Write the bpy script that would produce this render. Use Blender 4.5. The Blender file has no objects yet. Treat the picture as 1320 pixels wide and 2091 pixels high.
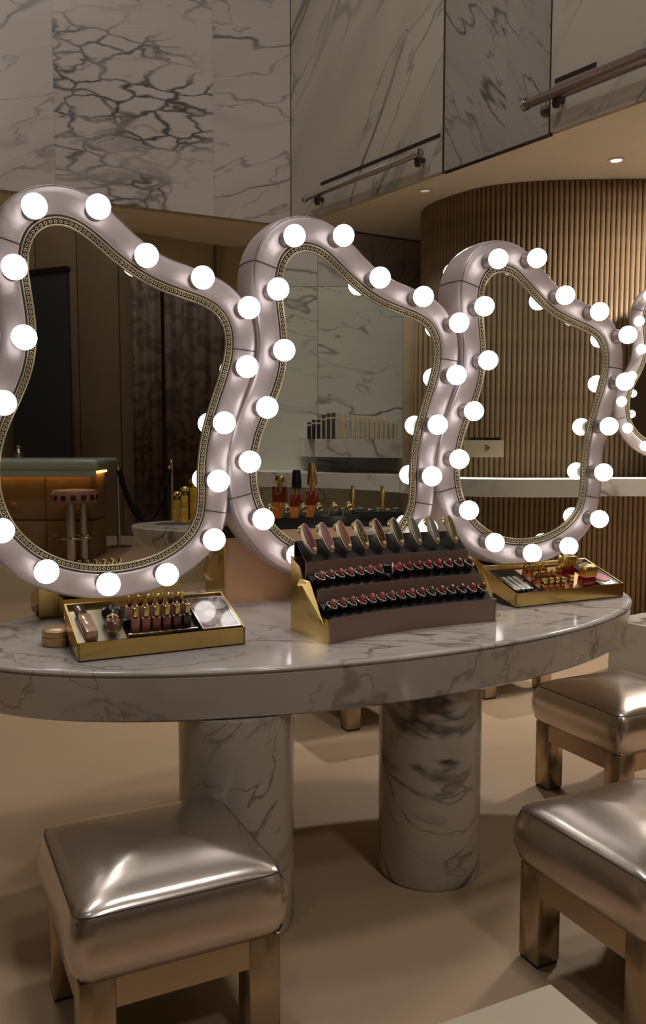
import bpy, bmesh, math, random
from mathutils import Vector, Matrix
random.seed(7)
PI = math.pi
S = bpy.context.scene
COL = S.collection

# ------------------------------------------------------------------ camera
FPX, CAM_Z, PITCH = 1750.0, 1.30, math.atan(148 / 1750.0)
cd = bpy.data.cameras.new('camera')
cam = bpy.data.objects.new('camera', cd)
COL.objects.link(cam)
cam.location = (0, 0, CAM_Z)
cam.rotation_euler = (PI / 2 - PITCH, 0, 0)
cd.sensor_fit = 'VERTICAL'
cd.sensor_height = 36.0
cd.lens = FPX / 2091.0 * 36.0
cd.clip_start = 0.02
S.camera = cam
# ------------------------------------------------------------------ world, view, large lamps
w = bpy.data.worlds.new('world')
S.world = w
w.use_nodes = True
w.node_tree.nodes['Background'].inputs[0].default_value = (1.0, .86, .72, 1)
w.node_tree.nodes['Background'].inputs[1].default_value = 0.05
S.view_settings.view_transform = 'Standard'
S.view_settings.look = 'None'
S.view_settings.gamma = 1.0
S.view_settings.use_curve_mapping = False
S.view_settings.exposure = 0.15
BULB_STRENGTH = 2.6
cy = S.cycles
cy.use_light_tree = False
cy.max_bounces = 5; cy.diffuse_bounces = 2; cy.glossy_bounces = 4; cy.transmission_bounces = 4; cy.transparent_max_bounces = 4
cy.caustics_reflective = False; cy.caustics_refractive = False
HIGH_FILLS = [(-2.0, 3.6, 36), (.9, 2.6, 44), (-1.5, -0.4, 10), (2.0, -1.4, 26), (3.0, -3.4, 60)]   # x, y, watts of unseen lamps added in the high ceiling to light the hall
LOW_FILLS = [(2.75, 5.0, 58)]  # disc lamp out of view, added to brighten the fluted wall and floor
LOW_LAMPS = [(.72, 6.2, 120), (1.84, 5.54, 14), (-1.7, 7.4, 1.5), (3.0, 4.3, 20), (-.30, 7.62, 30)]             # x, y, watts of the low-ceiling downlights; last one added to brighten the far wall
HIGH_Z, LOW_Z = 7.6, 3.06

# ------------------------------------------------------------------ plan frame of table, mirrors and stools
TH = math.radians(26)
R = Vector((math.cos(TH), math.sin(TH), 0))
N = Vector((math.sin(TH), -math.cos(TH), 0))       # towards the customers
P0 = Vector((0, 2.9, 0))
def uv(u, v, z=0.0):
    p = P0 + R * u + N * v
    return Vector((p.x, p.y, z))
GLASS_V = -.08
def refl(x, y, z=0.0):
    """where a thing stands that the row of mirrors shows at (x, y)"""
    q = Vector((x, y, 0))
    d = (uv(0, GLASS_V) - q).dot(N)
    q = q + N * (2 * d)
    return Vector((q.x, q.y, z))
def ryaw(a):
    return 2 * TH - a
def behind(px, d):
    """sideways metres at depth d for a direction px"""
    return (px - 660) / FPX * d * 1.004

# ------------------------------------------------------------------ materials
MATS = {}
def nodes_of(name):
    m = bpy.data.materials.new(name)
    m.use_nodes = True
    nt = m.node_tree
    return m, nt, nt.nodes['Principled BSDF']
def setc(b, k, v):
    b.inputs[k].default_value = v
def lin(c):
    return tuple((x / 12.92 if x <= .04045 else ((x + .055) / 1.055) ** 2.4) for x in (v / 255 for v in c)) + (1,)
def mat(name, col, rough=.5, metal=0.0, bump=0.0, bscale=40, var=0.0, vscale=6, emit=None, estr=0, coat=0, trans=0, ior=1.45):
    if name in MATS: return MATS[name]
    m, nt, b = nodes_of(name)
    c = lin(col)
    setc(b, 'Base Color', c); setc(b, 'Roughness', rough); setc(b, 'Metallic', metal)
    if coat: setc(b, 'Coat Weight', coat); setc(b, 'Coat Roughness', .1)
    if trans: setc(b, 'Transmission Weight', trans); setc(b, 'IOR', ior)
    if emit: setc(b, 'Emission Color', emit); setc(b, 'Emission Strength', estr)
    tc = nt.nodes.new('ShaderNodeTexCoord')
    if var:
        n = nt.nodes.new('ShaderNodeTexNoise'); n.inputs['Scale'].default_value = vscale; n.inputs['Detail'].default_value = 4
        nt.links.new(tc.outputs['Object'], n.inputs['Vector'])
        mr = nt.nodes.new('ShaderNodeMapRange'); mr.inputs['To Min'].default_value = 1 - var; mr.inputs['To Max'].default_value = 1 + var
        mr.inputs['From Min'].default_value = .3; mr.inputs['From Max'].default_value = .7
        nt.links.new(n.outputs['Fac'], mr.inputs['Value'])
        mx = nt.nodes.new('ShaderNodeVectorMath'); mx.operation = 'SCALE'; mx.inputs[0].default_value = c[:3]
        nt.links.new(mr.outputs[0], mx.inputs['Scale']); nt.links.new(mx.outputs[0], b.inputs['Base Color'])
    if bump:
        n = nt.nodes.new('ShaderNodeTexNoise'); n.inputs['Scale'].default_value = bscale; n.inputs['Detail'].default_value = 3
        nt.links.new(tc.outputs['Object'], n.inputs['Vector'])
        bp = nt.nodes.new('ShaderNodeBump'); bp.inputs['Strength'].default_value = bump; bp.inputs['Distance'].default_value = .02
        nt.links.new(n.outputs['Fac'], bp.inputs['Height']); nt.links.new(bp.outputs[0], b.inputs['Normal'])
    MATS[name] = m
    return m
def marble(name, base=(214, 206, 198), vein=(92, 86, 82), rot=(0, 0, 0), scl=(1, 1, 1), a=1.3, warp=.35, wid=.022, net=0.0, netscale=3.0, rough=.22, va=.85, cloud=.10, maskb=.5, netlo=.52, seed=11.0, smudge=.16, netw=.07):
    """white marble: ridged-noise veins, plus a net of dark veins in patches"""
    m, nt, b = nodes_of(name)
    L = nt.links.new; NN = nt.nodes.new
    tc = NN('ShaderNodeTexCoord'); oi = NN('ShaderNodeObjectInfo')
    off = NN('ShaderNodeVectorMath'); off.operation = 'SCALE'; off.inputs[0].default_value = (seed, seed * 1.7, seed * .6)
    L(oi.outputs['Random'], off.inputs['Scale'])
    mr0 = NN('ShaderNodeMapping'); mr0.inputs['Rotation'].default_value = rot; L(tc.outputs['Object'], mr0.inputs['Vector'])
    mp = NN('ShaderNodeMapping'); mp.inputs['Scale'].default_value = scl
    L(mr0.outputs[0], mp.inputs['Vector'])
    ad = NN('ShaderNodeVectorMath'); L(mp.outputs[0], ad.inputs[0]); L(off.outputs[0], ad.inputs[1])
    wn = NN('ShaderNodeTexNoise'); wn.inputs['Scale'].default_value = a * 1.5; wn.inputs['Detail'].default_value = 5
    L(ad.outputs[0], wn.inputs['Vector'])
    sb = NN('ShaderNodeVectorMath'); sb.operation = 'SUBTRACT'; sb.inputs[1].default_value = (.5, .5, .5); L(wn.outputs['Color'], sb.inputs[0])
    sc = NN('ShaderNodeVectorMath'); sc.operation = 'SCALE'; sc.inputs['Scale'].default_value = warp; L(sb.outputs[0], sc.inputs[0])
    p = NN('ShaderNodeVectorMath'); L(ad.outputs[0], p.inputs[0]); L(sc.outputs[0], p.inputs[1])
    def ridge(scale, width, detail, strength, ofs):
        o = NN('ShaderNodeVectorMath'); o.inputs[1].default_value = (ofs, ofs * .7, ofs * 1.3); L(p.outputs[0], o.inputs[0])
        n = NN('ShaderNodeTexNoise'); n.inputs['Scale'].default_value = scale; n.inputs['Detail'].default_value = detail; n.inputs['Roughness'].default_value = .45
        L(o.outputs[0], n.inputs['Vector'])
        s = NN('ShaderNodeMath'); s.operation = 'SUBTRACT'; s.inputs[1].default_value = .5; L(n.outputs['Fac'], s.inputs[0])
        ab = NN('ShaderNodeMath'); ab.operation = 'ABSOLUTE'; L(s.outputs[0], ab.inputs[0])
        r = NN('ShaderNodeMapRange'); r.interpolation_type = 'SMOOTHSTEP'
        r.inputs['From Max'].default_value = width; r.inputs['To Min'].default_value = strength; r.inputs['To Max'].default_value = 0
        L(ab.outputs[0], r.inputs['Value'])
        k = NN('ShaderNodeTexNoise'); k.inputs['Scale'].default_value = scale * .9; k.inputs['Detail'].default_value = 2
        o2 = NN('ShaderNodeVectorMath'); o2.inputs[1].default_value = (ofs + 5, 3, ofs); L(p.outputs[0], o2.inputs[0]); L(o2.outputs[0], k.inputs['Vector'])
        kr = NN('ShaderNodeMapRange'); kr.inputs['From Min'].default_value = maskb - .08; kr.inputs['From Max'].default_value = maskb + .14; L(k.outputs['Fac'], kr.inputs['Value'])
        mu = NN('ShaderNodeMath'); mu.operation = 'MULTIPLY'; L(r.outputs[0], mu.inputs[0]); L(kr.outputs[0], mu.inputs[1])
        return mu.outputs[0]
    v = [ridge(a, wid, 3, va, 0.0), ridge(a * 2.1, wid * .8, 4, va * .6, 9.0), ridge(a * .8, wid * 3.5, 5, va * smudge, 21.0)]
    if net:
        vo = NN('ShaderNodeTexVoronoi'); vo.feature = 'DISTANCE_TO_EDGE'; vo.inputs['Scale'].default_value = netscale
        s2 = NN('ShaderNodeVectorMath'); s2.operation = 'SCALE'; s2.inputs['Scale'].default_value = .45; L(sc.outputs[0], s2.inputs[0])
        p3 = NN('ShaderNodeVectorMath'); L(ad.outputs[0], p3.inputs[0]); L(s2.outputs[0], p3.inputs[1])
        w2 = NN('ShaderNodeTexNoise'); w2.inputs['Scale'].default_value = netscale * 1.3; w2.inputs['Detail'].default_value = 3; L(ad.outputs[0], w2.inputs['Vector'])
        w3 = NN('ShaderNodeVectorMath'); w3.operation = 'SUBTRACT'; w3.inputs[1].default_value = (.5, .5, .5); L(w2.outputs['Color'], w3.inputs[0])
        w4 = NN('ShaderNodeVectorMath'); w4.operation = 'SCALE'; w4.inputs['Scale'].default_value = .9 / netscale; L(w3.outputs[0], w4.inputs[0])
        p2 = NN('ShaderNodeVectorMath'); L(p3.outputs[0], p2.inputs[0]); L(w4.outputs[0], p2.inputs[1]); L(p2.outputs[0], vo.inputs['Vector'])
        r = NN('ShaderNodeMapRange'); r.interpolation_type = 'SMOOTHSTEP'; r.inputs['From Max'].default_value = netw; r.inputs['To Min'].default_value = net; r.inputs['To Max'].default_value = 0
        L(vo.outputs['Distance'], r.inputs['Value'])
        k = NN('ShaderNodeTexNoise'); k.inputs['Scale'].default_value = a * .7; k.inputs['Detail'].default_value = 3
        L(p.outputs[0], k.inputs['Vector'])
        kr = NN('ShaderNodeMapRange'); kr.inputs['From Min'].default_value = netlo; kr.inputs['From Max'].default_value = netlo + .1; L(k.outputs['Fac'], kr.inputs['Value'])
        mu = NN('ShaderNodeMath'); mu.operation = 'MULTIPLY'; L(r.outputs[0], mu.inputs[0]); L(kr.outputs[0], mu.inputs[1]); v.append(mu.outputs[0])
    cur = v[0]
    for o in v[1:]:
        mx = NN('ShaderNodeMath'); mx.operation = 'MAXIMUM'; L(cur, mx.inputs[0]); L(o, mx.inputs[1]); cur = mx.outputs[0]
    cl = NN('ShaderNodeTexNoise'); cl.inputs['Scale'].default_value = a * 2; cl.inputs['Detail'].default_value = 5; L(p.outputs[0], cl.inputs['Vector'])
    cr = NN('ShaderNodeMapRange'); cr.inputs['From Min'].default_value = .35; cr.inputs['From Max'].default_value = .75; cr.inputs['To Max'].default_value = cloud; L(cl.outputs['Fac'], cr.inputs['Value'])
    sm = NN('ShaderNodeMath'); sm.use_clamp = True; L(cur, sm.inputs[0]); L(cr.outputs[0], sm.inputs[1])
    mix = NN('ShaderNodeMix'); mix.data_type = 'RGBA'; mix.inputs[6].default_value = lin(base); mix.inputs[7].default_value = lin(vein)
    L(sm.outputs[0], mix.inputs[0]); L(mix.outputs[2], b.inputs['Base Color'])
    setc(b, 'Roughness', rough)
    MATS[name] = m
    return m

m_wall_marble = marble('marble wall net', base=(208, 198, 192), vein=(88, 82, 80), rot=(0, .12, 0), scl=(.52, 1, 1.35), a=1.0, warp=.5, wid=.02, net=.95, netscale=6.0, netlo=.49, va=.85, maskb=.5, netw=.12)
m_wall_marble2 = marble('marble wall loose', base=(208, 198, 192), vein=(96, 90, 88), rot=(0, .45, 0), scl=(.45, 1, 1.4), a=1.1, warp=.45, wid=.016, va=.8, maskb=.44, seed=5)
m_bulk_marble = marble('marble bulkhead', base=(206, 196, 182), vein=(96, 90, 82), rot=(0, .85, 0), scl=(.36, 1, 1.5), a=1.15, warp=.3, wid=.024, va=.85, maskb=.46, seed=8, smudge=.3)
m_niche_marble = marble('marble niche', base=(216, 214, 202), vein=(82, 80, 76), rot=(0, .12, 0), scl=(.5, 1, 1.5), a=1.2, warp=.45, wid=.014, va=.9, net=.0, netscale=2.2, seed=3, maskb=.42, smudge=.1)
m_dark_marble = marble('marble back wall', base=(178, 168, 162), vein=(92, 86, 84), rot=(0, .8, 0), scl=(.5, 1, 1.5), a=1.6, warp=.4, wid=.035, va=.8, seed=2, maskb=.4)
m_table_marble = marble('marble table', base=(216, 208, 202), vein=(108, 98, 92), rot=(0, 0, .5), scl=(.7, 1.3, .8), a=2.0, warp=.6, wid=.02, va=.75, rough=.12, seed=4, maskb=.40)
m_col_marble = marble('marble column', base=(218, 208, 196), vein=(78, 70, 64), rot=(.5, .6, 0), scl=(.45, .45, 1.5), a=2.4, warp=.45, wid=.028, va=.9, rough=.2, seed=6, maskb=.44, smudge=.22)
m_shelf_marble = marble('marble shelf', base=(202, 196, 186), vein=(110, 104, 98), rot=(0, .4, 0), a=1.5, warp=.4, wid=.03, seed=9)

m_floor = mat('floor plaster', (190, 164, 134), .55, bump=.02, bscale=9, var=.04, vscale=1.3)
m_ceil = mat('ceiling paint', (234, 222, 202), .8, var=.02)
m_beige = mat('beige wall', (176, 158, 124), .7, var=.03)
m_plaster = mat('brown panel wall', (128, 102, 76), .6, var=.08, vscale=2)
m_wood = mat('fluted bronze oak', (156, 132, 102), .42, var=.14, vscale=9)
m_wood_back = mat('fluted backing', (58, 45, 32), .7, var=.1)
m_silver = mat('silver padded leather', (222, 210, 210), .42, .60, bump=.10, bscale=22, var=.05, vscale=9)
m_seat = mat('silver seat leather', (214, 204, 196), .24, .95, bump=.05, bscale=13, var=.05, vscale=7)
m_seam = mat('seam thread', (70, 62, 58), .7)
m_champ = mat('champagne metal', (186, 168, 142), .26, .9, var=.03)
m_gold = mat('polished gold', (214, 186, 118), .2, 1.0, var=.05, vscale=14)
m_goldpale = mat('pale gold bead', (228, 214, 180), .35, .6)
m_mirror = mat('mirror glass', (214, 216, 210), .012, 1.0)
m_mirror_strip = mat('mirror strip', (196, 200, 194), .015, 1.0)
m_bulb = mat('bulb glass', (120, 116, 114), .3, emit=(1.0, .93, .90, 1), estr=BULB_STRENGTH)
m_bulb.cycles.emission_sampling = 'FRONT'
m_socket = mat('bulb socket', (186, 176, 174), .35, .9)
m_black = mat('black tray lacquer', (18, 16, 15), .25)
m_mauve = mat('mauve riser', (150, 124, 112), .4, .25, var=.02)
m_peach = mat('peach panel', (246, 196, 152), .5, var=.02)
m_chrome = mat('chrome', (210, 208, 204), .1, 1.0)
m_darkmetal = mat('dark bronze', (96, 84, 84), .3, .9)
m_lilac = mat('steel rail', (168, 152, 150), .28, .9)
m_cream = mat('cream lacquer', (208, 196, 172), .45, var=.02)
def clear_mat():
    m, nt, b = nodes_of('clear plastic')
    tr = nt.nodes.new('ShaderNodeBsdfTransparent'); gl = nt.nodes.new('ShaderNodeBsdfGlossy'); gl.inputs['Roughness'].default_value = .05
    mx = nt.nodes.new('ShaderNodeMixShader'); mx.inputs[0].default_value = .14
    nt.links.new(tr.outputs[0], mx.inputs[1]); nt.links.new(gl.outputs[0], mx.inputs[2]); nt.links.new(mx.outputs[0], nt.nodes['Material Output'].inputs[0])
    return m
m_clear = clear_mat()
m_lens = mat('deep lamp lens', (150, 140, 124), .3, emit=(1, .93, .82, 1), estr=.25)
m_lamp = mat('lamp lens', (255, 250, 240), .4, emit=(1, .93, .82, 1), estr=3.0)

# ------------------------------------------------------------------ mesh helpers
def obj(name, me, m, parent=None, loc=None, rot=None):
    o = bpy.data.objects.new(name, me)
    COL.objects.link(o)
    if m is not None and not me.materials: me.materials.append(m)
    if parent: o.parent = parent
    if loc is not None: o.location = loc
    if rot is not None: o.rotation_euler = rot
    return o
def tag(o, label, cat, group=None):
    o['label'] = label; o['category'] = cat
    if group: o['group'] = group
    return o
def thing(name, label, cat, loc=(0, 0, 0), rz=0.0, group=None):
    o = bpy.data.objects.new(name, None)
    COL.objects.link(o)
    o.empty_display_size = .05
    o.location = loc; o.rotation_euler = (0, 0, rz)
    return tag(o, label, cat, group)
def struct(o, label=None):
    o['kind'] = 'structure'
    if label: o['label'] = label
    return o
def mesh(verts, faces, smooth=False, name='m'):
    me = bpy.data.meshes.new(name)
    me.from_pydata([tuple(v) for v in verts], [], faces)
    me.update()
    bm = bmesh.new(); bm.from_mesh(me); bmesh.ops.recalc_face_normals(bm, faces=bm.faces); bm.to_mesh(me); bm.free()
    if smooth:
        for p in me.polygons: p.use_smooth = True
        if smooth != 'all': me.set_sharp_from_angle(angle=math.radians(40))
    return me
def box_me(sx, sy, sz, c=(0, 0, 0), bev=0.0, seg=2):
    """box centred on c in x and y, standing on c in z"""
    x, y = sx / 2, sy / 2
    v = [(c[0] + i * x, c[1] + j * y, c[2] + k * sz) for k in (0, 1) for j in (-1, 1) for i in (-1, 1)]
    f = [(0, 2, 3, 1), (4, 5, 7, 6), (0, 1, 5, 4), (2, 6, 7, 3), (0, 4, 6, 2), (1, 3, 7, 5)]
    me = mesh(v, f)
    if bev:
        bm = bmesh.new(); bm.from_mesh(me)
        bmesh.ops.bevel(bm, geom=bm.edges[:], offset=bev, segments=seg, profile=.6, affect='EDGES', clamp_overlap=True)
        for p in bm.faces: p.smooth = True
        bm.to_mesh(me); bm.free()
        me.set_sharp_from_angle(angle=math.radians(50))
    return me
def lathe_me(prof, seg=24, sx=1.0, sy=1.0, smooth=True):
    """prof: list of (radius, z); ends closed at radius 0"""
    v, f, rings = [], [], []
    for r, z in prof:
        if r < 1e-6:
            rings.append([len(v)]); v.append((0, 0, z))
        else:
            rings.append(list(range(len(v), len(v) + seg)))
            v += [(r * sx * math.cos(2 * PI * k / seg), r * sy * math.sin(2 * PI * k / seg), z) for k in range(seg)]
    for a, b in zip(rings, rings[1:]):
        for k in range(seg):
            k2 = (k + 1) % seg
            if len(a) == 1 and len(b) == 1: continue
            if len(a) == 1: f.append((a[0], b[k], b[k2]))
            elif len(b) == 1: f.append((a[k], a[k2], b[0]))
            else: f.append((a[k], a[k2], b[k2], b[k]))
    return mesh(v, f, smooth)
def prism_me(poly, z0, z1, bev=0.0):
    n = len(poly)
    v = [(x, y, z0) for x, y in poly] + [(x, y, z1) for x, y in poly]
    f = [tuple(range(n))[::-1], tuple(range(n, 2 * n))] + [(i, (i + 1) % n, n + (i + 1) % n, n + i) for i in range(n)]
    me = mesh(v, f)
    if bev:
        bm = bmesh.new(); bm.from_mesh(me)
        bmesh.ops.bevel(bm, geom=bm.edges[:], offset=bev, segments=1, affect='EDGES', clamp_overlap=True)
        bm.to_mesh(me); bm.free()
    return me
def sideprism_me(poly, x0, x1):
    """polygon in (y, z) extruded along x"""
    n = len(poly)
    v = [(x0, y, z) for y, z in poly] + [(x1, y, z) for y, z in poly]
    f = [tuple(range(n))[::-1], tuple(range(n, 2 * n))] + [(i, (i + 1) % n, n + (i + 1) % n, n + i) for i in range(n)]
    return mesh(v, f)
def tube_me(pts, r, seg=8, closed=False):
    pts = [Vector(p) for p in pts]; n = len(pts)
    v, f = [], []
    for i, p in enumerate(pts):
        if closed: t = pts[(i + 1) % n] - pts[i - 1]
        else: t = pts[min(i + 1, n - 1)] - pts[max(i - 1, 0)]
        t.normalize()
        up = Vector((0, 0, 1)) if abs(t.z) < .95 else Vector((0, 1, 0))
        a = t.cross(up).normalized(); b = t.cross(a).normalized()
        rr = r[i] if isinstance(r, (list, tuple)) else r
        v += [p + (a * math.cos(2 * PI * k / seg) + b * math.sin(2 * PI * k / seg)) * rr for k in range(seg)]
    m = n if closed else n - 1
    for i in range(m):
        j = (i + 1) % n
        for k in range(seg):
            k2 = (k + 1) % seg
            f.append((i * seg + k, i * seg + k2, j * seg + k2, j * seg + k))
    if not closed:
        f.append(tuple(range(seg))[::-1]); f.append(tuple(range((n - 1) * seg, n * seg)))
    return mesh(v, f, True)
def join_me(parts):
    """several meshes (with matrices) into one mesh"""
    v, f = [], []
    for me, mx in parts:
        o = len(v)
        v += [mx @ q.co for q in me.vertices]
        f += [tuple(o + i for i in p.vertices) for p in me.polygons]
    return mesh(v, f, True)
def T(x, y, z): return Matrix.Translation((x, y, z))
def RX(a): return Matrix.Rotation(a, 4, 'X')
def RY(a): return Matrix.Rotation(a, 4, 'Y')
def RZ(a): return Matrix.Rotation(a, 4, 'Z')
def copy_tree(o, parent=None):
    c = o.copy(); COL.objects.link(c)
    c.parent = parent
    for ch in list(o.children): copy_tree(ch, c)
    return c
ORD = ['first', 'second', 'third', 'fourth', 'fifth', 'sixth', 'seventh', 'eighth', 'ninth', 'tenth', 'eleventh', 'twelfth', 'thirteenth', 'fourteenth', 'fifteenth', 'sixteenth', 'seventeenth', 'eighteenth', 'nineteenth', 'twentieth', 'twenty-first', 'twenty-second']

# ------------------------------------------------------------------ the room
me = mesh([(-7, -8, 0), (9, -8, 0), (9, 10, 0), (-7, 10, 0), (-7, -8, -.1), (9, -8, -.1), (9, 10, -.1), (-7, 10, -.1)], [(0, 1, 2, 3), (7, 6, 5, 4), (0, 4, 5, 1), (1, 5, 6, 2), (2, 6, 7, 3), (3, 7, 4, 0)])
struct(obj('floor', me, m_floor), 'smooth tan plaster floor')

CORNER = Vector((-.265, 7.25, 0))
WL = Vector((-.8895, -.457, 0)).normalized()       # along the left marble wall, away from the corner
WB = Vector((.5864, -.810, 0)).normalized()        # along the bulkhead, away from the corner
def wall_seg(name, p, q, z0, z1, th, m, side, parent=None, label=None):
    """wall from plan point p to q; the visible face is on the line, the body lies behind it (side = +1: left of p->q)"""
    p, q = Vector((p[0], p[1], 0)), Vector((q[0], q[1], 0))
    d = q - p; L = d.length
    y0, y1 = (0, th) if side > 0 else (-th, 0)
    me = box_me(L, th, z1 - z0, (L / 2, (y0 + y1) / 2, 0))
    o = obj(name, me, m, parent, (p.x, p.y, z0), (0, 0, math.atan2(d.y, d.x)))
    if not parent: struct(o, label)
    return o
# left marble wall: panels on a backing, hanging above the low ceiling
wl_end = CORNER + WL * 6.8
wl = wall_seg('wall_left', wl_end + Vector((-.457, .8895, 0)) * .04, CORNER + Vector((-.457, .8895, 0)) * .04, LOW_Z, HIGH_Z, .2, m_beige, 1, label='upper wall clad in grey-veined marble panels')
angl = math.atan2(-WL.y, -WL.x)
Lw = 6.8
cuts = [0, .666, 1.88, 3.09, 4.30, 5.51, 6.8]
for i in range(len(cuts) - 1):
    a, b = Lw - cuts[i + 1], Lw - cuts[i]
    for k, (z0, z1) in enumerate(((0, HIGH_Z - LOW_Z),)):
        me = box_me(b - a - .0012, .035, z1 - z0 - .003, (0, 0, 0))
        obj('marble_panel', me, m_wall_marble if i in (1, 4) else m_wall_marble2, wl, ((a + b) / 2, -.0185, z0))
# bulkhead on the right: two marble runs with a mirror strip between
nb = Vector((WB.y, -WB.x, 0))                       # towards the hall
if nb.dot(Vector((0, -1, 0))) < 0: nb = -nb
wb = wall_seg('wall_upper', CORNER - nb * .04, CORNER + WB * 7.5 - nb * .04, LOW_Z, HIGH_Z, .16, m_beige, 1, label='marble bulkhead above the low ceiling with a mirror strip')
for a, b in ((.0, 1.79), (2.67, 4.6), (4.6, 6.0), (6.0, 7.5)):
    me = box_me(b - a - .0012, .035, HIGH_Z - LOW_Z - .003, (0, 0, 0))
    obj('marble_panel', me, m_bulk_marble, wb, ((a + b) / 2, -.0185, 0))
me = box_me(.874, .03, HIGH_Z - LOW_Z, (0, 0, -.012))
ms = obj('mirror_strip', me, m_mirror_strip, wb, (2.23, -.021, 0)); ms['label'] = 'tall mirror strip between marble runs'
for x in (1.793, 2.667):
    obj('mirror_edge', box_me(.006, .034, HIGH_Z - LOW_Z, (0, 0, -.012)), m_darkmetal, wb, (x, -.024, 0))
obj('mirror_edge', box_me(.876, .034, .008, (0, 0, -.016)), m_darkmetal, wb, (2.23, -.024, 0))
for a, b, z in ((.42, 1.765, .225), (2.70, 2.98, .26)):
    o = obj('dark_slot', box_me(b - a, .012, .022, (0, 0, 0)), mat('slot shadow', (40, 30, 30), .6), wb, ((a + b) / 2, -.034, z))  # raised dark strip; the shade inside a slot is put into its colour
o = obj('steel_band', box_me(1.9, .014, .085, (0, 0, 0), .003), m_lilac, wb, (2.67 + .97, -.034, .165)); o['label'] = 'brushed steel band'
def rail(a, b, z, r, m, brackets, label):
    t = thing('hanging_rail', label, 'rail', CORNER + WB * a + nb * .085 + Vector((0, 0, LOW_Z + z)), math.atan2(WB.y, WB.x), 'rails on the marble bulkhead')
    L = b - a
    obj('tube', tube_me([(0, 0, 0), (.01, 0, 0), (L - .01, 0, 0), (L, 0, 0)], [r * .8, r, r, r * .8], 14), m, t)
    for x in (0.0, L):
        obj('end_cap', tube_me([(x - .012, 0, 0), (x + .012, 0, 0)], r * 1.25, 14), m_chrome, t)
    for x in brackets:
        obj('bracket', tube_me([(x, .085, -.02), (x, 0, -.01)], r * .7, 10), m_darkmetal, t)
        obj('knob', lathe_me([(0, -.07), (.018, -.068), (.026, -.045), (.02, -.02), (0, -.015)], 12), m_darkmetal, t, (x, .03, 0))
rail(.33, 1.66, .13, .024, m_chrome, (.12, 1.28), 'slim chrome hanging rail left of the mirror strip')
rail(2.56, 4.6, .165, .027, m_lilac, (.2, 1.8), 'thick dark steel hanging rail right of the mirror strip')
# low ceiling behind both upper walls
far = [(wl_end.x - 1, wl_end.y + 4), (CORNER.x + WB.x * 7.5 + 6, 9.8)]
wn_ = Vector((-.457, .8895, 0)) * .07
poly = [tuple((CORNER - nb * .02 + wn_).xy), tuple((CORNER + WB * 7.5 - nb * .02).xy), (9, tuple((CORNER + WB * 7.5).xy)[1]), (9, 9.9), (-6.9, 9.9), (-6.9, wl_end.y + wn_.y), tuple((wl_end + wn_).xy)]
struct(obj('ceiling_low', prism_me(poly, LOW_Z - .012, LOW_Z + .1), m_ceil), 'pale low ceiling beyond the bulkhead')
struct(obj('ceiling', box_me(16, 18, .1, (1, 1, HIGH_Z)), m_ceil), 'high ceiling')
# outer shell
wall_seg('wall_far_left', (-6.9, -7.9), (-6.9, 9.9), 0, HIGH_Z, .1, m_beige, 1, label='beige side wall')
wall_seg('wall_back', (-6.9, -7.9), (9, -7.9), 0, HIGH_Z, .1, m_plaster, -1, label='brown wall behind')
wall_seg('wall_far_right', (9, -7.9), (9, 9.9), 0, HIGH_Z, .1, m_beige, -1, label='beige end wall')
wall_seg('wall_far', (-6.9, 9.9), (9, 9.9), 0, HIGH_Z, .1, m_beige, 1, label='beige far wall')
# recess behind the left marble wall
pa, pb = Vector((-1.628, 7.39, 0)), Vector((-.93, 7.95, 0))
d = (pb - pa).normalized()
wr = wall_seg('wall_recess', pa - d * 4.5, pb, 0, LOW_Z - .012, .1, m_beige, 1, label='beige wall of the recess')
wall_seg('wall_recess_side', pb, (.05, 8.12), 0, LOW_Z - .012, .1, m_beige, 1, label='beige return wall of the recess')
o = obj('trim_corner', box_me(.05, .05, LOW_Z - .03, (0, 0, 0), .004), mat('door trim', (150, 132, 98), .5), None, (pb.x - .02, pb.y - .06, 0), (0, 0, math.atan2(d.y, d.x))); struct(o, 'slim upright door trim')
# marble wall far behind the middle mirror
wf = wall_seg('wall_marble_far', (.05, 7.28), (1.35, 8.08), 0, LOW_Z - .012, .1, m_beige, 1, label='dim veined marble wall at the back')
for i in range(2):
    obj('marble_panel', box_me(.755, .03, LOW_Z - .04, (0, 0, 0)), m_dark_marble, wf, (.385 + i * .762, -.016, .01))

# ------------------------------------------------------------------ fluted walls
def resample(path, step):
    pts = [Vector((p[0], p[1], 0)) for p in path]
    # Catmull-Rom through the points
    dense = []
    for i in range(len(pts) - 1):
        p0, p1, p2, p3 = pts[max(i - 1, 0)], pts[i], pts[i + 1], pts[min(i + 2, len(pts) - 1)]
        for k in range(24):
            t = k / 24
            dense.append(.5 * ((2 * p1) + (p2 - p0) * t + (2 * p0 - 5 * p1 + 4 * p2 - p3) * t * t + (3 * p1 - p0 - 3 * p2 + p3) * t ** 3))
    dense.append(pts[-1])
    out, acc = [dense[0].copy()], 0.0
    for a, b in zip(dense, dense[1:]):
        l = (b - a).length
        while acc + l >= step:
            s = (step - acc) / l
            a = a + (b - a) * s
            out.append(a.copy()); l = (b - a).length; acc = 0.0
        acc += l
    return out
PITCHS = .035
SLAT_H = LOW_Z - .014
hr = PITCHS * .46
prof = [(-hr, .012), (-hr, .0), (-hr * .75, -.009), (-hr * .3, -.0135), (hr * .3, -.0135), (hr * .75, -.009), (hr, 0), (hr, .012)]
slat_mesh = mesh([(x, y, z) for z in (0, SLAT_H) for x, y in prof], [(i, i + 1, 9 + i, 8 + i) for i in range(7)] + [tuple(range(8))[::-1], tuple(range(8, 16))], 'all')
slat_mesh.materials.append(m_wood)
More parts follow.
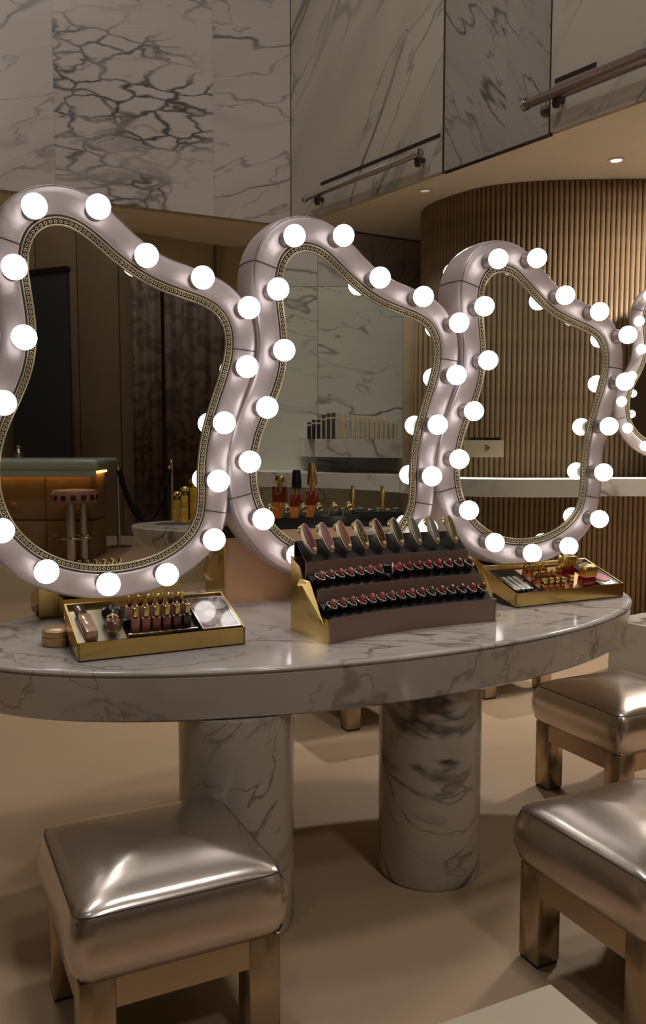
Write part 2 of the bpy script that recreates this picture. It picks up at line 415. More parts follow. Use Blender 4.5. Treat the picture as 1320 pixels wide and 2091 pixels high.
def offset_path(pts, d):
    out = []
    for i, p in enumerate(pts):
        t = (pts[min(i + 1, len(pts) - 1)] - pts[max(i - 1, 0)]).normalized()
        out.append(p + Vector((-t.y, t.x, 0)) * d)
    return out
def strip_me(front, back, z0, z1, smooth=True):
    """upright slab between two plan lines"""
    v, f = [], []
    n = len(front)
    for a, b in zip(front, back):
        v += [(a.x, a.y, z0), (a.x, a.y, z1), (b.x, b.y, z1), (b.x, b.y, z0)]
    for i in range(n - 1):
        for k in range(4):
            f.append((4 * i + k, 4 * i + (k + 1) % 4, 4 * i + 4 + (k + 1) % 4, 4 * i + 4 + k))
    f.append((0, 1, 2, 3)); f.append((4 * n - 4, 4 * n - 1, 4 * n - 2, 4 * n - 3))
    return mesh(v, f, smooth)
def fluted(name, path, room_side, label, slats=(0, 10 ** 6)):
    """room_side +1: the room lies right of the path direction"""
    pts = resample(path, PITCHS)
    o = obj(name, strip_me(offset_path(pts, .005 * room_side), offset_path(pts, .08 * room_side), 0, SLAT_H), m_wood_back)
    struct(o, label)
    for i, p in enumerate(pts):
        if not slats[0] <= i <= slats[1]: continue
        t = (pts[min(i + 1, len(pts) - 1)] - pts[max(i - 1, 0)]).normalized()
        a = math.atan2(t.y, t.x)
        obj('slat', slat_mesh, None, o, (p.x, p.y, 0), (0, 0, a if room_side > 0 else a + PI))
    return pts
direct = [(.86, 7.55), (.79, 7.0), (.79, 6.62), (.94, 6.33), (1.18, 6.085), (1.60, 5.965), (2.18, 5.942), (2.9, 5.94), (4.6, 5.94)]
dpts = fluted('wall_fluted', direct, 1, 'curved wall of fluted bronze oak slats behind the far mirror', (18, 90))
# the fluted wall that the mirrors look at
vx = [(.60, 6.35), (.62, 6.02), (.80, 5.90), (1.2, 5.86), (1.7, 5.85), (2.3, 5.85), (3.0, 5.85)]
rpath = [tuple(refl(*q).xy) for q in vx]
rpts = fluted('wall_fluted_side', rpath, -1, 'fluted bronze oak wall on the right side of the hall', (0, 66))
# marble counters along both fluted walls
m_cove = mat('counter led', (255, 236, 200), .5, emit=(1, .86, .68, 1), estr=7.0)
def led(path, z, off, owner):
    a = resample(path, .08)
    o = obj('led_strip', strip_me(offset_path(a, -off), offset_path(a, -off * 2), z, z + .006), m_cove, owner)
    o['label'] = 'warm light strip along the counter edge'
def slab(name, front, back, z0, z1, m, label, cat=None):
    a = resample(front, .06); n = len(a)
    b = resample(back, .02)
    b2 = [b[min(int(i * (len(b) - 1) / (n - 1)), len(b) - 1)] for i in range(n)]
    o = obj(name, strip_me(a, b2, z0, z1), m)
    return tag(o, label, cat) if cat else struct(o, label)
CT = 1.045
fr = [(.42, 6.7), (.50, 6.3), (.72, 5.93), (1.08, 5.71), (1.58, 5.615), (2.18, 5.592), (3.2, 5.59), (4.5, 5.59)]
bk = [(.77, 6.7), (.80, 6.55), (.94, 6.30), (1.18, 6.062), (1.60, 5.945), (2.18, 5.92), (3.2, 5.92), (4.5, 5.92)]
c1 = slab('counter', fr, bk, CT - .115, CT, m_shelf_marble, 'thick marble counter running along the fluted wall', 'counter')
vf = [(-.55, 6.75), (0, 6.55), (.35, 6.25), (.7, 5.75), (1.1, 5.52), (1.7, 5.5), (2.9, 5.5)]
vb = [(-.55, 7.18), (.1, 7.18), (.58, 6.9), (.6, 6.03), (1.2, 5.84), (1.7, 5.83), (2.9, 5.83)]
c2 = slab('counter', [refl(*q).xy for q in vf], [refl(*q).xy for q in vb], CT - .115, CT, m_shelf_marble, 'marble counter below the niche shelf, seen in the mirrors', 'counter')

led(fr[1:-1], CT + .0005, -.018, c1)
led([refl(*q).xy for q in vf[3:]], CT + .0005, .018, c2)

# marble niche wall that the middle mirror shows, with its shelf
na, nbp = refl(-.75, 7.2), refl(.66, 7.2)
wn = wall_seg('wall_niche', nbp, na, 0, HIGH_Z, .1, m_beige, 1, label='white marble niche wall on the right side of the hall')
Ln = (na - nbp).length
for z0, z1, mm in ((0, 2.55, m_niche_marble), (2.553, HIGH_Z - .05, m_wall_marble)):
    for i in range(2):
        obj('marble_panel', box_me(Ln / 2 - .003, .03, z1 - z0, (0, 0, 0)), mm, wn, (Ln * (.25 + .5 * i), -.0155, z0))
vf2 = [(-.2, 7.0), (.05, 6.62), (.3, 6.45), (.62, 6.36)]
vb2 = [(-.2, 7.16), (.1, 7.16), (.35, 7.16), (.62, 7.16)]
slab('wall_shelf', [refl(*q).xy for q in vf2], [refl(*q).xy for q in vb2], 1.165, 1.305, m_shelf_marble, 'thick curved marble shelf in the niche, seen in the middle mirror', 'shelf')

# low marble kerb under the bulkhead
ka, kb = CORNER + WB * 3.15 - nb * .02, CORNER + WB * 5.2 - nb * .02
k = wall_seg('kerb', ka, kb, 0, .30, .35, m_shelf_marble, 1); del k['kind']
tag(k, 'low white marble kerb behind the stools on the right', 'kerb')

# ------------------------------------------------------------------ ceiling lamps
def downlight(x, y, z, watts, label, aim=None, blend=.4, size=1.15, radius=.045):
    t = thing('downlight', label, 'ceiling light', (x, y, z), 0, 'recessed ceiling downlights')
    obj('trim_ring', lathe_me([(.036, .004), (.050, 0), (.052, -.004), (.036, -.006), (.034, .0), (.036, .004)], 24), m_ceil, t)
    obj('lens', lathe_me([(0, -.001), (.035, -.001), (.035, -.003), (0, -.003)], 24), m_lens if x == .72 else m_lamp, t)
    ld = bpy.data.lights.new('downlight_beam', 'SPOT'); ld.energy = watts; ld.spot_size = size; ld.spot_blend = blend; ld.shadow_soft_size = radius
    ld.color = (1.0, .90, .78)
    lo = bpy.data.objects.new('downlight_beam', ld); COL.objects.link(lo); lo.parent = t; lo.location = (0, 0, -.03)
    if aim: lo.rotation_euler = (Vector(aim) - Vector((x, y, z))).to_track_quat('-Z', 'Y').to_euler()
    return t
AIMS = {.72: (-.2, 2.6, 0), 1.84: (1.3, 3.9, 0), 3.0: (3.6, 3.2, 0), -.30: (.75, 7.7, 2.0)}
lab = ['bright downlight in the low ceiling left of the fluted wall', 'small downlight in the pale low ceiling above the fluted wall', 'downlight in the recess ceiling behind the left marble wall', 'downlight in the low ceiling near the right side', 'added downlight hidden behind the middle mirror, brightening the far marble wall']
for (x, y, wt), l in zip(LOW_LAMPS, lab):
    downlight(x, y, LOW_Z - .013, wt, l, AIMS.get(x))
for x, y, wt in LOW_FILLS:
    t = thing('fill_lamp', 'added round fill lamp in the low ceiling beside the fluted wall', 'ceiling light', (x, y, LOW_Z - .012), 0, 'added fill lamps in the low ceiling')
    obj('rim', lathe_me([(.22, 0), (.24, -.01), (.24, -.03), (.21, -.035), (.21, -.01), (.22, 0)], 32), m_chrome, t)
    obj('diffuser', lathe_me([(0, -.015), (.21, -.015), (.21, -.025), (0, -.025)], 32), m_lamp, t)
    ld = bpy.data.lights.new('fill_light', 'AREA'); ld.shape = 'DISK'; ld.size = .4; ld.energy = wt; ld.color = (1.0, .90, .78)
    lo = bpy.data.objects.new('fill_light', ld); COL.objects.link(lo); lo.parent = t; lo.location = (0, 0, -.035)
hl = ['over the left marble wall', 'over the vanity table', 'over the left of the hall', 'over the right of the hall', 'over the bar']
for (x, y, wt), l in zip(HIGH_FILLS, hl):
    t = thing('fill_lamp', 'added round fill lamp ' + l, 'ceiling light', (x, y, HIGH_Z), 0, 'added fill lamps in the high ceiling')
    obj('rim', lathe_me([(.38, 0), (.40, -.02), (.40, -.05), (.37, -.055), (.37, -.02), (.38, 0)], 32), m_chrome, t)
    obj('diffuser', lathe_me([(0, -.03), (.37, -.03), (.37, -.045), (0, -.045)], 32), m_lamp, t)
    ld = bpy.data.lights.new('fill_light', 'AREA'); ld.shape = 'DISK'; ld.size = .72; ld.energy = wt; ld.color = (1.0, .96, .93)
    lo = bpy.data.objects.new('fill_light', ld); COL.objects.link(lo); lo.parent = t; lo.location = (0, 0, -.06)

def fill_spot(pos, aim, watts, size, label):  # unseen spotlight added to brighten the niche wall
    t = thing('fill_spot', label, 'spotlight', pos, 0, 'added fill spotlights')
    q = (Vector(aim) - Vector(pos)).to_track_quat('-Z', 'Y').to_euler()
    obj('stem', lathe_me([(0, -.02), (.012, -.02), (.012, .14), (.05, .14), (.05, .15), (0, .15)], 14), m_darkmetal, t)
    h = obj('head', lathe_me([(0, .06), (.04, .06), (.05, .04), (.05, -.08), (.046, -.08), (.044, -.02), (0, -.02)], 20), m_darkmetal, t, (0, 0, -.05), q)
    ld = bpy.data.lights.new('spot_beam', 'SPOT'); ld.energy = watts; ld.spot_size = size; ld.spot_blend = .7; ld.shadow_soft_size = .04; ld.color = (1.0, .95, .86)
    lo = bpy.data.objects.new('spot_beam', ld); COL.objects.link(lo); lo.parent = h; lo.location = (0, 0, -.085)
nc = refl(.1, 7.1)
fill_spot((1.3, -.6, HIGH_Z - .155), (nc.x, nc.y, 1.7), 850, .62, 'added black fill spotlight brightening the marble niche')

# ------------------------------------------------------------------ vanity table
ZT = .73
TC = uv(0, .096)
table = thing('vanity_table', 'large oval white marble table on thick round marble columns', 'table', TC, TH)
A, B = 1.177, .609
def ellipse_me(levels, seg=128):
    """levels: (inset, z)"""
    v, f = [], []
    for ins, z in levels:
        v += [((A - ins) * math.cos(2 * PI * k / seg), (B - ins) * math.sin(2 * PI * k / seg), z) for k in range(seg)]
    for i in range(len(levels) - 1):
        for k in range(seg):
            k2 = (k + 1) % seg
            f.append((i * seg + k, i * seg + k2, (i + 1) * seg + k2, (i + 1) * seg + k))
    f.append(tuple(range(seg))[::-1]); f.append(tuple(range((len(levels) - 1) * seg, len(levels) * seg)))
    return mesh(v, f, True)
THK = .135
obj('table_top', ellipse_me([(.05, ZT - THK), (.03, ZT - THK), (.018, ZT - THK + .008), (.006, ZT - .05), (.003, ZT - .018), (.008, ZT - .0145), (.008, ZT - .0125), (.001, ZT - .010), (0, ZT - .006), (.003, ZT - .0015), (.008, ZT), (.02, ZT)]), m_table_marble, table)
colme = lathe_me([(0, 0), (.146, 0), (.153, .012), (.153, ZT - THK + .002), (0, ZT - THK + .002)], 64)
inv = (RZ(-TH) @ T(-TC.x, -TC.y, 0))
def col_at(x, y):
    q = inv @ Vector((x, y, 0))
    obj('column', colme, m_col_marble, table, q, (0, 0, random.uniform(0, 6)))
col_at(.322, 2.515)
col_at(-.232, 2.235)
col_at(-.30, 2.98)

# ------------------------------------------------------------------ vanity mirrors
INNER = [(-0.197, 1.937), (-0.234, 1.931), (-0.268, 1.899), (-0.285, 1.852), (-0.283, 1.790), (-0.274, 1.734), (-0.262, 1.669), (-0.257, 1.60), (-0.264, 1.534), (-0.282, 1.472), (-0.312, 1.409), (-0.341, 1.36), (-0.364, 1.304), (-0.376, 1.25), (-0.380, 1.195), (-0.377, 1.14), (-0.364, 1.083), (-0.330, 1.020), (-0.276, 0.964), (-0.205, 0.925), (-0.119, 0.905), (-0.025, 0.900), (0.073, 0.916), (0.155, 0.955), (0.208, 1.003), (0.230, 1.050), (0.232, 1.105), (0.225, 1.173), (0.226, 1.240), (0.240, 1.31), (0.259, 1.375), (0.278, 1.433), (0.305, 1.503), (0.328, 1.560), (0.337, 1.62), (0.329, 1.676), (0.303, 1.716), (0.258, 1.736), (0.186, 1.744), (0.106, 1.763), (0.029, 1.797), (-0.030, 1.838), (-0.086, 1.892), (-0.125, 1.922), (-0.163, 1.936)]
BULBS = [(-0.268, 1.961), (-0.088, 1.98), (0.053, 1.853), (0.229, 1.802), (0.382, 1.72), (0.374, 1.533), (0.295, 1.353), (0.273, 1.168), (0.257, 0.98), (0.101, 0.878), (-0.082, 0.861), (-0.262, 0.912), (-0.383, 1.039), (-0.429, 1.228), (-0.367, 1.404), (-0.306, 1.591), (-0.327, 1.786)]
def closed_spline(pts, n):
    pts = [Vector((p[0], p[1])) for p in pts]; m = len(pts)
    for _ in range(2):
        pts = [pts[i] * .5 + (pts[i - 1] + pts[(i + 1) % m]) * .25 for i in range(m)]
    dense = []
    for i in range(m):
        p0, p1, p2, p3 = pts[i - 1], pts[i], pts[(i + 1) % m], pts[(i + 2) % m]
        for k in range(16):
            t = k / 16
            dense.append(.5 * ((2 * p1) + (p2 - p0) * t + (2 * p0 - 5 * p1 + 4 * p2 - p3) * t * t + (3 * p1 - p0 - 3 * p2 + p3) * t ** 3))
    per = [0.0]
    for i in range(len(dense)): per.append(per[-1] + (dense[(i + 1) % len(dense)] - dense[i]).length)
    out, j = [], 0
    for k in range(n):
        s = per[-1] * k / n
        while per[j + 1] < s: j += 1
        q = (s - per[j]) / (per[j + 1] - per[j])
        out.append(dense[j].lerp(dense[(j + 1) % len(dense)], q))
    return out, per[-1]
CURVE, PERIM = closed_spline([(x, z - ZT) for x, z in INNER], 200)
def cnormal(c, i):
    n = len(c)
    t = (c[(i + 1) % n] - c[i - 1]).normalized()
    return Vector((t.y, -t.x))
FRAME_PROF = [(.026, .008), (.0285, -.001), (.033, -.004), (.05, -.0055), (.08, -.0055), (.094, -.004), (.1005, -.001), (.1045, .005), (.1065, .013), (.110, .035), (.112, .075), (.110, .115), (.1065, .137), (.1045, .145), (.1005, .151), (.094, .154), (.08, .1555), (.05, .1555), (.033, .154), (.0285, .151), (.026, .142), (.0, .142), (0.0, .12), (0, .03), (0, .008)]
def sweep_me(curve, prof, closed_prof=True, i0=None, i1=None):
    n = len(curve); m = len(prof); v, f = [], []
    idx = range(n)
    for i in idx:
        c, nn = curve[i], cnormal(curve, i)
        # a little fuller at the top of the frame
        k = 1.0 + .16 * max(0.0, min(1.0, (c.y - 1.05) / .2))
        for o, y in prof:
            p = c + nn * (o * k)
            v.append((p.x, y, p.y))
    for i in range(n):
        j = (i + 1) % n
        for q in range(m if closed_prof else m - 1):
            q2 = (q + 1) % m
            f.append((i * m + q, i * m + q2, j * m + q2, j * m + q))
    return mesh(v, f, 'all')
frame_mesh = sweep_me(CURVE, FRAME_PROF)
n_ = len(CURVE)
gl = [CURVE[i] + cnormal(CURVE, i) * .004 for i in range(n_)]
glass_mesh = mesh([(p.x, .007, p.y) for p in gl] + [(p.x, .143, p.y) for p in gl], [tuple(range(n_)), tuple(range(n_, 2 * n_))[::-1]] + [(i, (i + 1) % n_, n_ + (i + 1) % n_, n_ + i) for i in range(n_)])
trim_mesh = sweep_me(CURVE, [(-.0005, .010), (-.0008, .001), (.0005, -.001), (.0025, .0), (.0035, .004), (.0180, .004), (.0190, .0), (.0205, -.001), (.0222, .0), (.0222, .010)])
chan_mesh = sweep_me(CURVE, [(.0045, .0036), (.0175, .0036), (.0175, .0046), (.0045, .0046)])
line_mesh = sweep_me(CURVE, [(.0222, .002), (.0285, .002), (.0285, .010), (.0222, .010)])  # thin dark line between bead trim and frame
def bead_mesh():
    cnt = int(PERIM / .0135)
    c, _ = closed_spline([(x, z - ZT) for x, z in INNER], cnt)
    v, f = [], []
    sg, sr = 6, 4
    for i in range(cnt):
        nn = cnormal(c, i); t = Vector((-nn.y, nn.x))
        o = c[i] + nn * .011
        b0 = len(v)
        for a in range(sg):
            for b in range(sr):
                rr = .0042 + .0017 * math.cos(2 * PI * b / sr)
                p = o + t * (rr * 1.05 * math.cos(2 * PI * a / sg)) + nn * (rr * math.sin(2 * PI * a / sg))
                v.append((p.x, .0015 - .0022 * math.sin(2 * PI * b / sr), p.y))
        for a in range(sg):
            for b in range(sr):
                a2, b2 = (a + 1) % sg, (b + 1) % sr
                f.append((b0 + a * sr + b, b0 + a2 * sr + b, b0 + a2 * sr + b2, b0 + a * sr + b2))
    return mesh(v, f, 'all')
beads_mesh = bead_mesh()
pipe_mesh = sweep_me(CURVE, [(.1005, -.0024), (.1022, -.0012), (.1032, .0010), (.1005, .0015)])
def seam_mesh(target):
    i = min(range(n_), key=lambda q: (CURVE[q] - Vector((target[0], target[1] - ZT))).length)
    v, f = [], []
    pr = FRAME_PROF[:21]
    c, nn = CURVE[i], cnormal(CURVE, i); t = Vector((-nn.y, nn.x))
    k = 1.0 + .16 * max(0.0, min(1.0, (c.y - 1.05) / .2))
    cen = Vector((.065, .075))
    for o, y in pr:
        e = (Vector((o, y)) - cen).normalized() * .0016
        for s in (-.0016, .0016):
            for g in (-1, 1):
                p = c + nn * ((o + e.x * g) * k) + t * s
                v.append((p.x, y + e.y * g, p.y))
    for q in range(len(pr) - 1):
        a, b = 4 * q, 4 * q + 4
        for x, y in ((0, 1), (1, 3), (3, 2), (2, 0)): f.append((a + x, a + y, b + y, b + x))
    return mesh(v, f, True)
SEAMS = [seam_mesh(t) for t in ((-.283, 1.865), (.337, 1.605), (.231, 1.075), (-.375, 1.13))]
# bulb: globe towards -y from the frame face
g = .0365
bp = [(0, .066 + g)] + [(g * math.sin(a), .066 + g * math.cos(a)) for a in [PI * k / 10 for k in range(1, 8)]] + [(.019, .034), (.016, .016), (0, .016)]
bulb_mesh = lathe_me([(r, z) for r, z in bp], 18)
bulb_mesh.transform(RX(PI / 2))                     # +z -> -y
sock_mesh = lathe_me([(0, .004), (.026, .004), (.028, .010), (.024, .022), (.0225, .038), (.0195, .038), (.0185, .018), (0, .018)], 20)
sock_mesh.transform(RX(PI / 2))
def build_mirror(name, label, loc, rz, back=False):
    t = thing(name, label, 'mirror', loc, rz, 'wavy vanity mirrors with bulbs')
    obj('frame', frame_mesh, m_silver, t)
    obj('edge_piping', pipe_mesh, m_socket, t)
    for s in SEAMS: obj('seam', s, m_seam, t)
    obj('mirror_glass', glass_mesh, m_mirror, t)
    tr = obj('bead_trim', trim_mesh, m_goldpale, t)
    obj('channel', chan_mesh, m_seam, tr); obj('dark_line', line_mesh, m_seam, tr)
    b = obj('bead_chain', beads_mesh, m_goldpale, tr); b['kind'] = 'stuff'
    obj('foot', sideprism_me([(-.02, 0), (.17, 0), (.15, .012), (.12, .022), (.118, .075), (.032, .075), (.03, .022), (0, .012)], -.20, .04), m_gold, t)
    for x, z in BULBS:
        o = obj('bulb', bulb_mesh, m_bulb, t, (x, -.006, z - ZT)); o['label'] = 'glowing white globe bulb'
        obj('socket', sock_mesh, m_socket, o)
    if back:
        for x, z in BULBS:
            o = obj('bulb', bulb_mesh, m_bulb, t, (x, .157, z - ZT), (0, 0, PI))
            obj('socket', sock_mesh, m_socket, o)
    return t
FACE_V = -.072
build_mirror('vanity_mirror', 'wavy silver-framed vanity mirror with globe bulbs, nearest, at the left end of the table', uv(-.645, FACE_V, ZT), TH)
build_mirror('vanity_mirror', 'wavy silver-framed vanity mirror with globe bulbs, in the middle behind the lipstick stand', uv(.165, FACE_V, ZT), TH)
build_mirror('vanity_mirror', 'wavy silver-framed vanity mirror with globe bulbs, at the right end of the table', uv(.985, FACE_V, ZT), TH, back=True)
m4 = build_mirror('vanity_mirror', 'small-looking distant silver vanity mirror cut off by the right edge, on the far counter', (2.35, 5.58, CT + .045), -.35, back=False)
m4.scale = (.92, .92, .92)
obj('foot_block', box_me(.26, .19, .0485, (-.08, .075, -.0488), .003), m_gold, m4)

# ------------------------------------------------------------------ stools
def cushion_mesh():
    seg = 15
    levels = [(.200, .250), (.209, .252), (.216, .266), (.225, .292), (.227, .325), (.223, .358), (.214, .380), (.210, .388), (.203, .394), (.185, .403), (.15, .415), (.10, .426), (.05, .431)]
    v, f = [], []
    def ring(h, z, ex):
        out = []
        for s in range(4):
            for k in range(seg):
                t = -1 + 2 * k / seg
                a, b = t, 1.0
                # soften the corners
                r = (abs(a) ** ex + 1) ** (1 / ex)
                x, y = a / r * 1.0 * (2 ** (1 / ex)) ** .55, b / r * (2 ** (1 / ex)) ** .55
                if s == 0: q = (x, -y)
                elif s == 1: q = (y, x)
                elif s == 2: q = (-x, y)
                else: q = (-y, -x)
                out.append((q[0] * h, q[1] * h, z))
        return out
    n = 4 * seg
    for h, z in levels: v += ring(h, z, 20 if z < .39 else 11)
    for i in range(len(levels) - 1):
        for k in range(n):
            k2 = (k + 1) % n
            f.append((i * n + k, i * n + k2, (i + 1) * n + k2, (i + 1) * n + k))
    f.append(tuple(range(n))[::-1])
    v.append((0, 0, .4325)); c = len(v) - 1
    for k in range(n): f.append(((len(levels) - 1) * n + k, (len(levels) - 1) * n + (k + 1) % n, c))
    return mesh(v, f, 'all'), ring
cush_me, ring_fn = cushion_mesh()
pip_me = tube_me(ring_fn(.2122, .3865, 20), .0013, 6, True)
def corner_seam(sx, sy):
    pts = []
    for h, z in ((.209, .252), (.216, .266), (.222, .298), (.223, .330), (.220, .360), (.214, .380)):
        q = ring_fn(h, z, 20)
        c = max(q, key=lambda p: p[0] * sx + p[1] * sy)
        pts.append((c[0] * 1.001, c[1] * 1.001, z))
    return tube_me(pts, .0011, 5)
seam_mes = [corner_seam(sx, sy) for sx in (-1, 1) for sy in (-1, 1)]
leg_me = box_me(.07, .07, .242, (0, 0, .008), .0015, 1)
foot_me = box_me(.064, .064, .009, (0, 0, 0))
apron_me = box_me(.2795, .05, .062, (0, 0, .188))
def make_stool(label, loc, rz):
    t = thing('vanity_stool', label, 'stool', loc, rz, 'silver leather vanity stools')
    obj('cushion', cush_me, m_seat, t)
    obj('piping', pip_me, m_seam, t)
    for s in seam_mes: obj('corner_seam', s, m_seam, t)
    for sx in (-1, 1):
        for sy in (-1, 1):
            l = obj('leg', leg_me, m_champ, t, (sx * .175, sy * .175, 0))
            obj('foot_pad', foot_me, m_seam, l)
    for k in range(4):
        a = k * PI / 2
        obj('apron', apron_me, m_champ, t, (math.sin(a) * .1845, -math.cos(a) * .1845, 0), (0, 0, a))
    return t
make_stool('square silver leather stool in the left foreground, before the vanity table', uv(-.797, .785), TH)
make_stool('square silver leather stool cut off by the right edge, nearest on the right', uv(.29, 1.176), TH)
make_stool('square silver leather stool behind the nearest right stool, at the table end', uv(1.035, .345), TH)
make_stool('silver stool behind the table, one leg showing between the columns', uv(.493 + .175, -.728 - .175), TH)
make_stool('silver stool behind the table, leg foot showing right of the right column', uv(1.334 + .175, -.842 - .175), TH)
# pale plinth by the camera
t = thing('plinth', 'pale cream square plinth at the bottom edge, lower right', 'plinth', (0, 0, 0), 0)
q = Vector((.357, 1.277, 0)); e1 = -R; e2 = N
cpl = q + e1 * .3 + e2 * .3
t.location = (cpl.x, cpl.y, 0); t.rotation_euler = (0, 0, TH)
obj('top_slab', box_me(.6, .6, .03, (0, 0, .42), .003), m_cream, t)
obj('body', box_me(.56, .56, .42, (0, 0, 0), .002), m_cream, t)

# ------------------------------------------------------------------ lipstick display stands
DW = .607
def dcurve(x): return .032 * (1 - (2 * x / DW) ** 2)
def ribbon(ylo, zlo, yhi, zhi, th=.004, x0=-DW / 2, x1=DW / 2, n=24):
    """curved band across the stand from (ylo, zlo) to (yhi, zhi)"""
    v, f = [], []
    d = Vector((yhi - ylo, zhi - zlo)).normalized(); nn = Vector((d.y, -d.x)) * th
    for i in range(n + 1):
        x = x0 + (x1 - x0) * i / n; c = dcurve(x)
        v += [(x, c + ylo, zlo), (x, c + yhi, zhi), (x, c + yhi + nn.x, zhi + nn.y), (x, c + ylo + nn.x, zlo + nn.y)]
    for i in range(n):
        for k in range(4): f.append((4 * i + k, 4 * i + (k + 1) % 4, 4 * i + 4 + (k + 1) % 4, 4 * i + 4 + k))
    f.append((0, 1, 2, 3)); f.append((4 * n, 4 * n + 3, 4 * n + 2, 4 * n + 1))
    return mesh(v, f, True)
ST = .066
TIERS = [(0, 0, .070), (ST, .108, .142), (2 * ST, .180, .213)]
def make_display(label, loc, rz):
    t = thing('lipstick_stand', label, 'display stand', loc, rz, 'stepped lipstick stands')
    for y, z0, z1 in TIERS:
        obj('riser', ribbon(y, z0 - (.03 if z0 else 0), y, z1), m_mauve, t)
    for y, z1, z2, yy in ((0, .070, .108, ST), (ST, .142, .180, 2 * ST), (2 * ST, .213, .268, .196)):
        obj('black_tray', ribbon(y + .0005, z1 - .003, yy - .001, z2, .003, -DW / 2 + .004, DW / 2 - .004), m_black, t)
    bo = obj('back_panel', ribbon(.2015, 0, .2015, .225, .004), m_peach, t); bo['label'] = 'plain peach back panel'
    obj('back_cap', ribbon(.197, .225, .1975, .269, .006), m_black, t)
    obj('base_plate', ribbon(.004, .0035, .198, .0036, .003), m_black, t)
    for s in (-1, 1):
        pl = [(-.002, 0), (.215, 0), (.215, .225), (.16, .20), (.135, .15), (.07, .118), (.05, .075), (-.002, .071)]
        x0 = s * DW / 2
        ch = obj('end_cheek', sideprism_me(pl, min(x0, x0 + s * .005), max(x0, x0 + s * .005)), m_gold, t)
        # folded facet standing off the cheek
        a, b = x0 + s * .005, x0 + s * .03
        v = [(a, .02, .05), (a, .10, .165), (a, .16, .165), (a, .10, .06), (b, .045, .085), (b, .10, .155), (b, .13, .15), (b, .09, .085)]
        obj('facet', mesh(v, [(0, 1, 5, 4), (1, 2, 6, 5), (2, 3, 7, 6), (3, 0, 4, 7), (4, 5, 6, 7), (0, 3, 2, 1)]), m_gold, ch)
    return t
DROT = TH + math.radians(4.6)
DLOC = uv(.076, .48, ZT)
make_display('stepped mauve lipstick stand with gold ends, at the front centre of the table', DLOC, DROT)
back_stand_loc = uv(.03, -.43, ZT)
make_display('lipstick stand turned away, peach back panel showing between the left mirrors', back_stand_loc, TH + PI)
DM = T(*DLOC) @ RZ(DROT)
collar_me = lathe_me([(0, -.016), (.0125, -.016), (.0150, -.010), (.0152, .010), (.0142, .0105), (.0125, -.002), (0, -.003)], 18)
rim_me = lathe_me([(.0162 + .0016 * math.cos(2 * PI * k / 8), .0105 + .0022 * math.sin(2 * PI * k / 8)) for k in range(9)], 20)
def bullet(r=.0105, h=.026):
    v, f, seg = [], [], 14
    for z, rr, tilt in ((-.003, r, 0), (.012, r, 0), (.021, r, 1), (.0245, r * .82, 1), (.0255, r * .45, 1)):
        for k in range(seg):
            a = 2 * PI * k / seg
            y = rr * math.sin(a)
            v.append((rr * math.cos(a), y, z + (y * .45 if tilt else 0)))
    for i in range(4):
        for k in range(seg):
            k2 = (k + 1) % seg; f.append((i * seg + k, i * seg + k2, (i + 1) * seg + k2, (i + 1) * seg + k))
    f.append(tuple(range(seg))[::-1]); f.append(tuple(range(4 * seg, 5 * seg)))
    return mesh(v, f, True)
bul_me = bullet(.0092)
m_ring = mat('silver ring', (236, 230, 222), .3, .55)
SHADES = [('nude pink', (176, 112, 102)), ('rosy beige', (158, 96, 84)), ('coral pink', (196, 96, 92)), ('bright pink', (200, 72, 84)), ('dusty rose', (168, 82, 80)), ('salmon', (186, 92, 80)), ('brick red', (150, 60, 52)), ('scarlet', (190, 40, 42)), ('raspberry', (172, 30, 52)), ('crimson', (160, 26, 34)), ('tomato red', (176, 44, 34)), ('olive brown', (92, 70, 44)), ('wine red', (112, 28, 34)), ('dark cherry', (96, 26, 30)), ('deep plum', (78, 26, 34)), ('cocoa brown', (92, 52, 42))]
def shade_mat(i):
    n, c = SHADES[i]
    return mat('lipstick ' + n, tuple(int(v * .95) for v in c), .35, var=.03)
ROW_SHADES = [[0, 4, 1, 3, 2, 5, 1, 4, 5, 6, 11, 6, 12, 13, 10, 12, 15][:16], [0, 1, 5, 2, 1, 2, 4, 7, 3, 8, 9, 10, 7, 9, 12, 13]]
for row, (y, zc, rn) in enumerate(((.032, .094, 'front'), (ST + .032, .166, 'middle'))):
    for i in range(16):
        x = -DW / 2 + .026 + i * (DW - .052) / 15
        sh = ROW_SHADES[row][i]
        mx = DM @ T(x, y + dcurve(x), zc) @ RX(math.radians(24)) @ RY(math.radians(14))
        lbl = f'{SHADES[sh][0]} lipstick, {ORD[i]} from left in the {rn} row of the stand'
        t = thing('lipstick', '', 'lipstick', (0, 0, 0), 0, f'lipsticks in the {rn} row')
        if row == 1 and i == 7:
            mx = DM @ T(x, y + dcurve(x) - .012, zc + .012) @ RZ(.9) @ RX(math.radians(88))
            lbl = 'scarlet lipstick lying loose and tilted in the middle row of the stand'
        t['label'] = lbl
        t.matrix_world = mx
        obj('cup', collar_me, m_black, t)
        obj('silver_rim', rim_me, m_ring, t)
        if not bul_me.materials: bul_me.materials.append(shade_mat(0))
        b = obj('lipstick_bullet', bul_me, None, t)
        b.material_slots[0].link = 'OBJECT'; b.material_slots[0].material = shade_mat(sh)   # shared shape, own shade
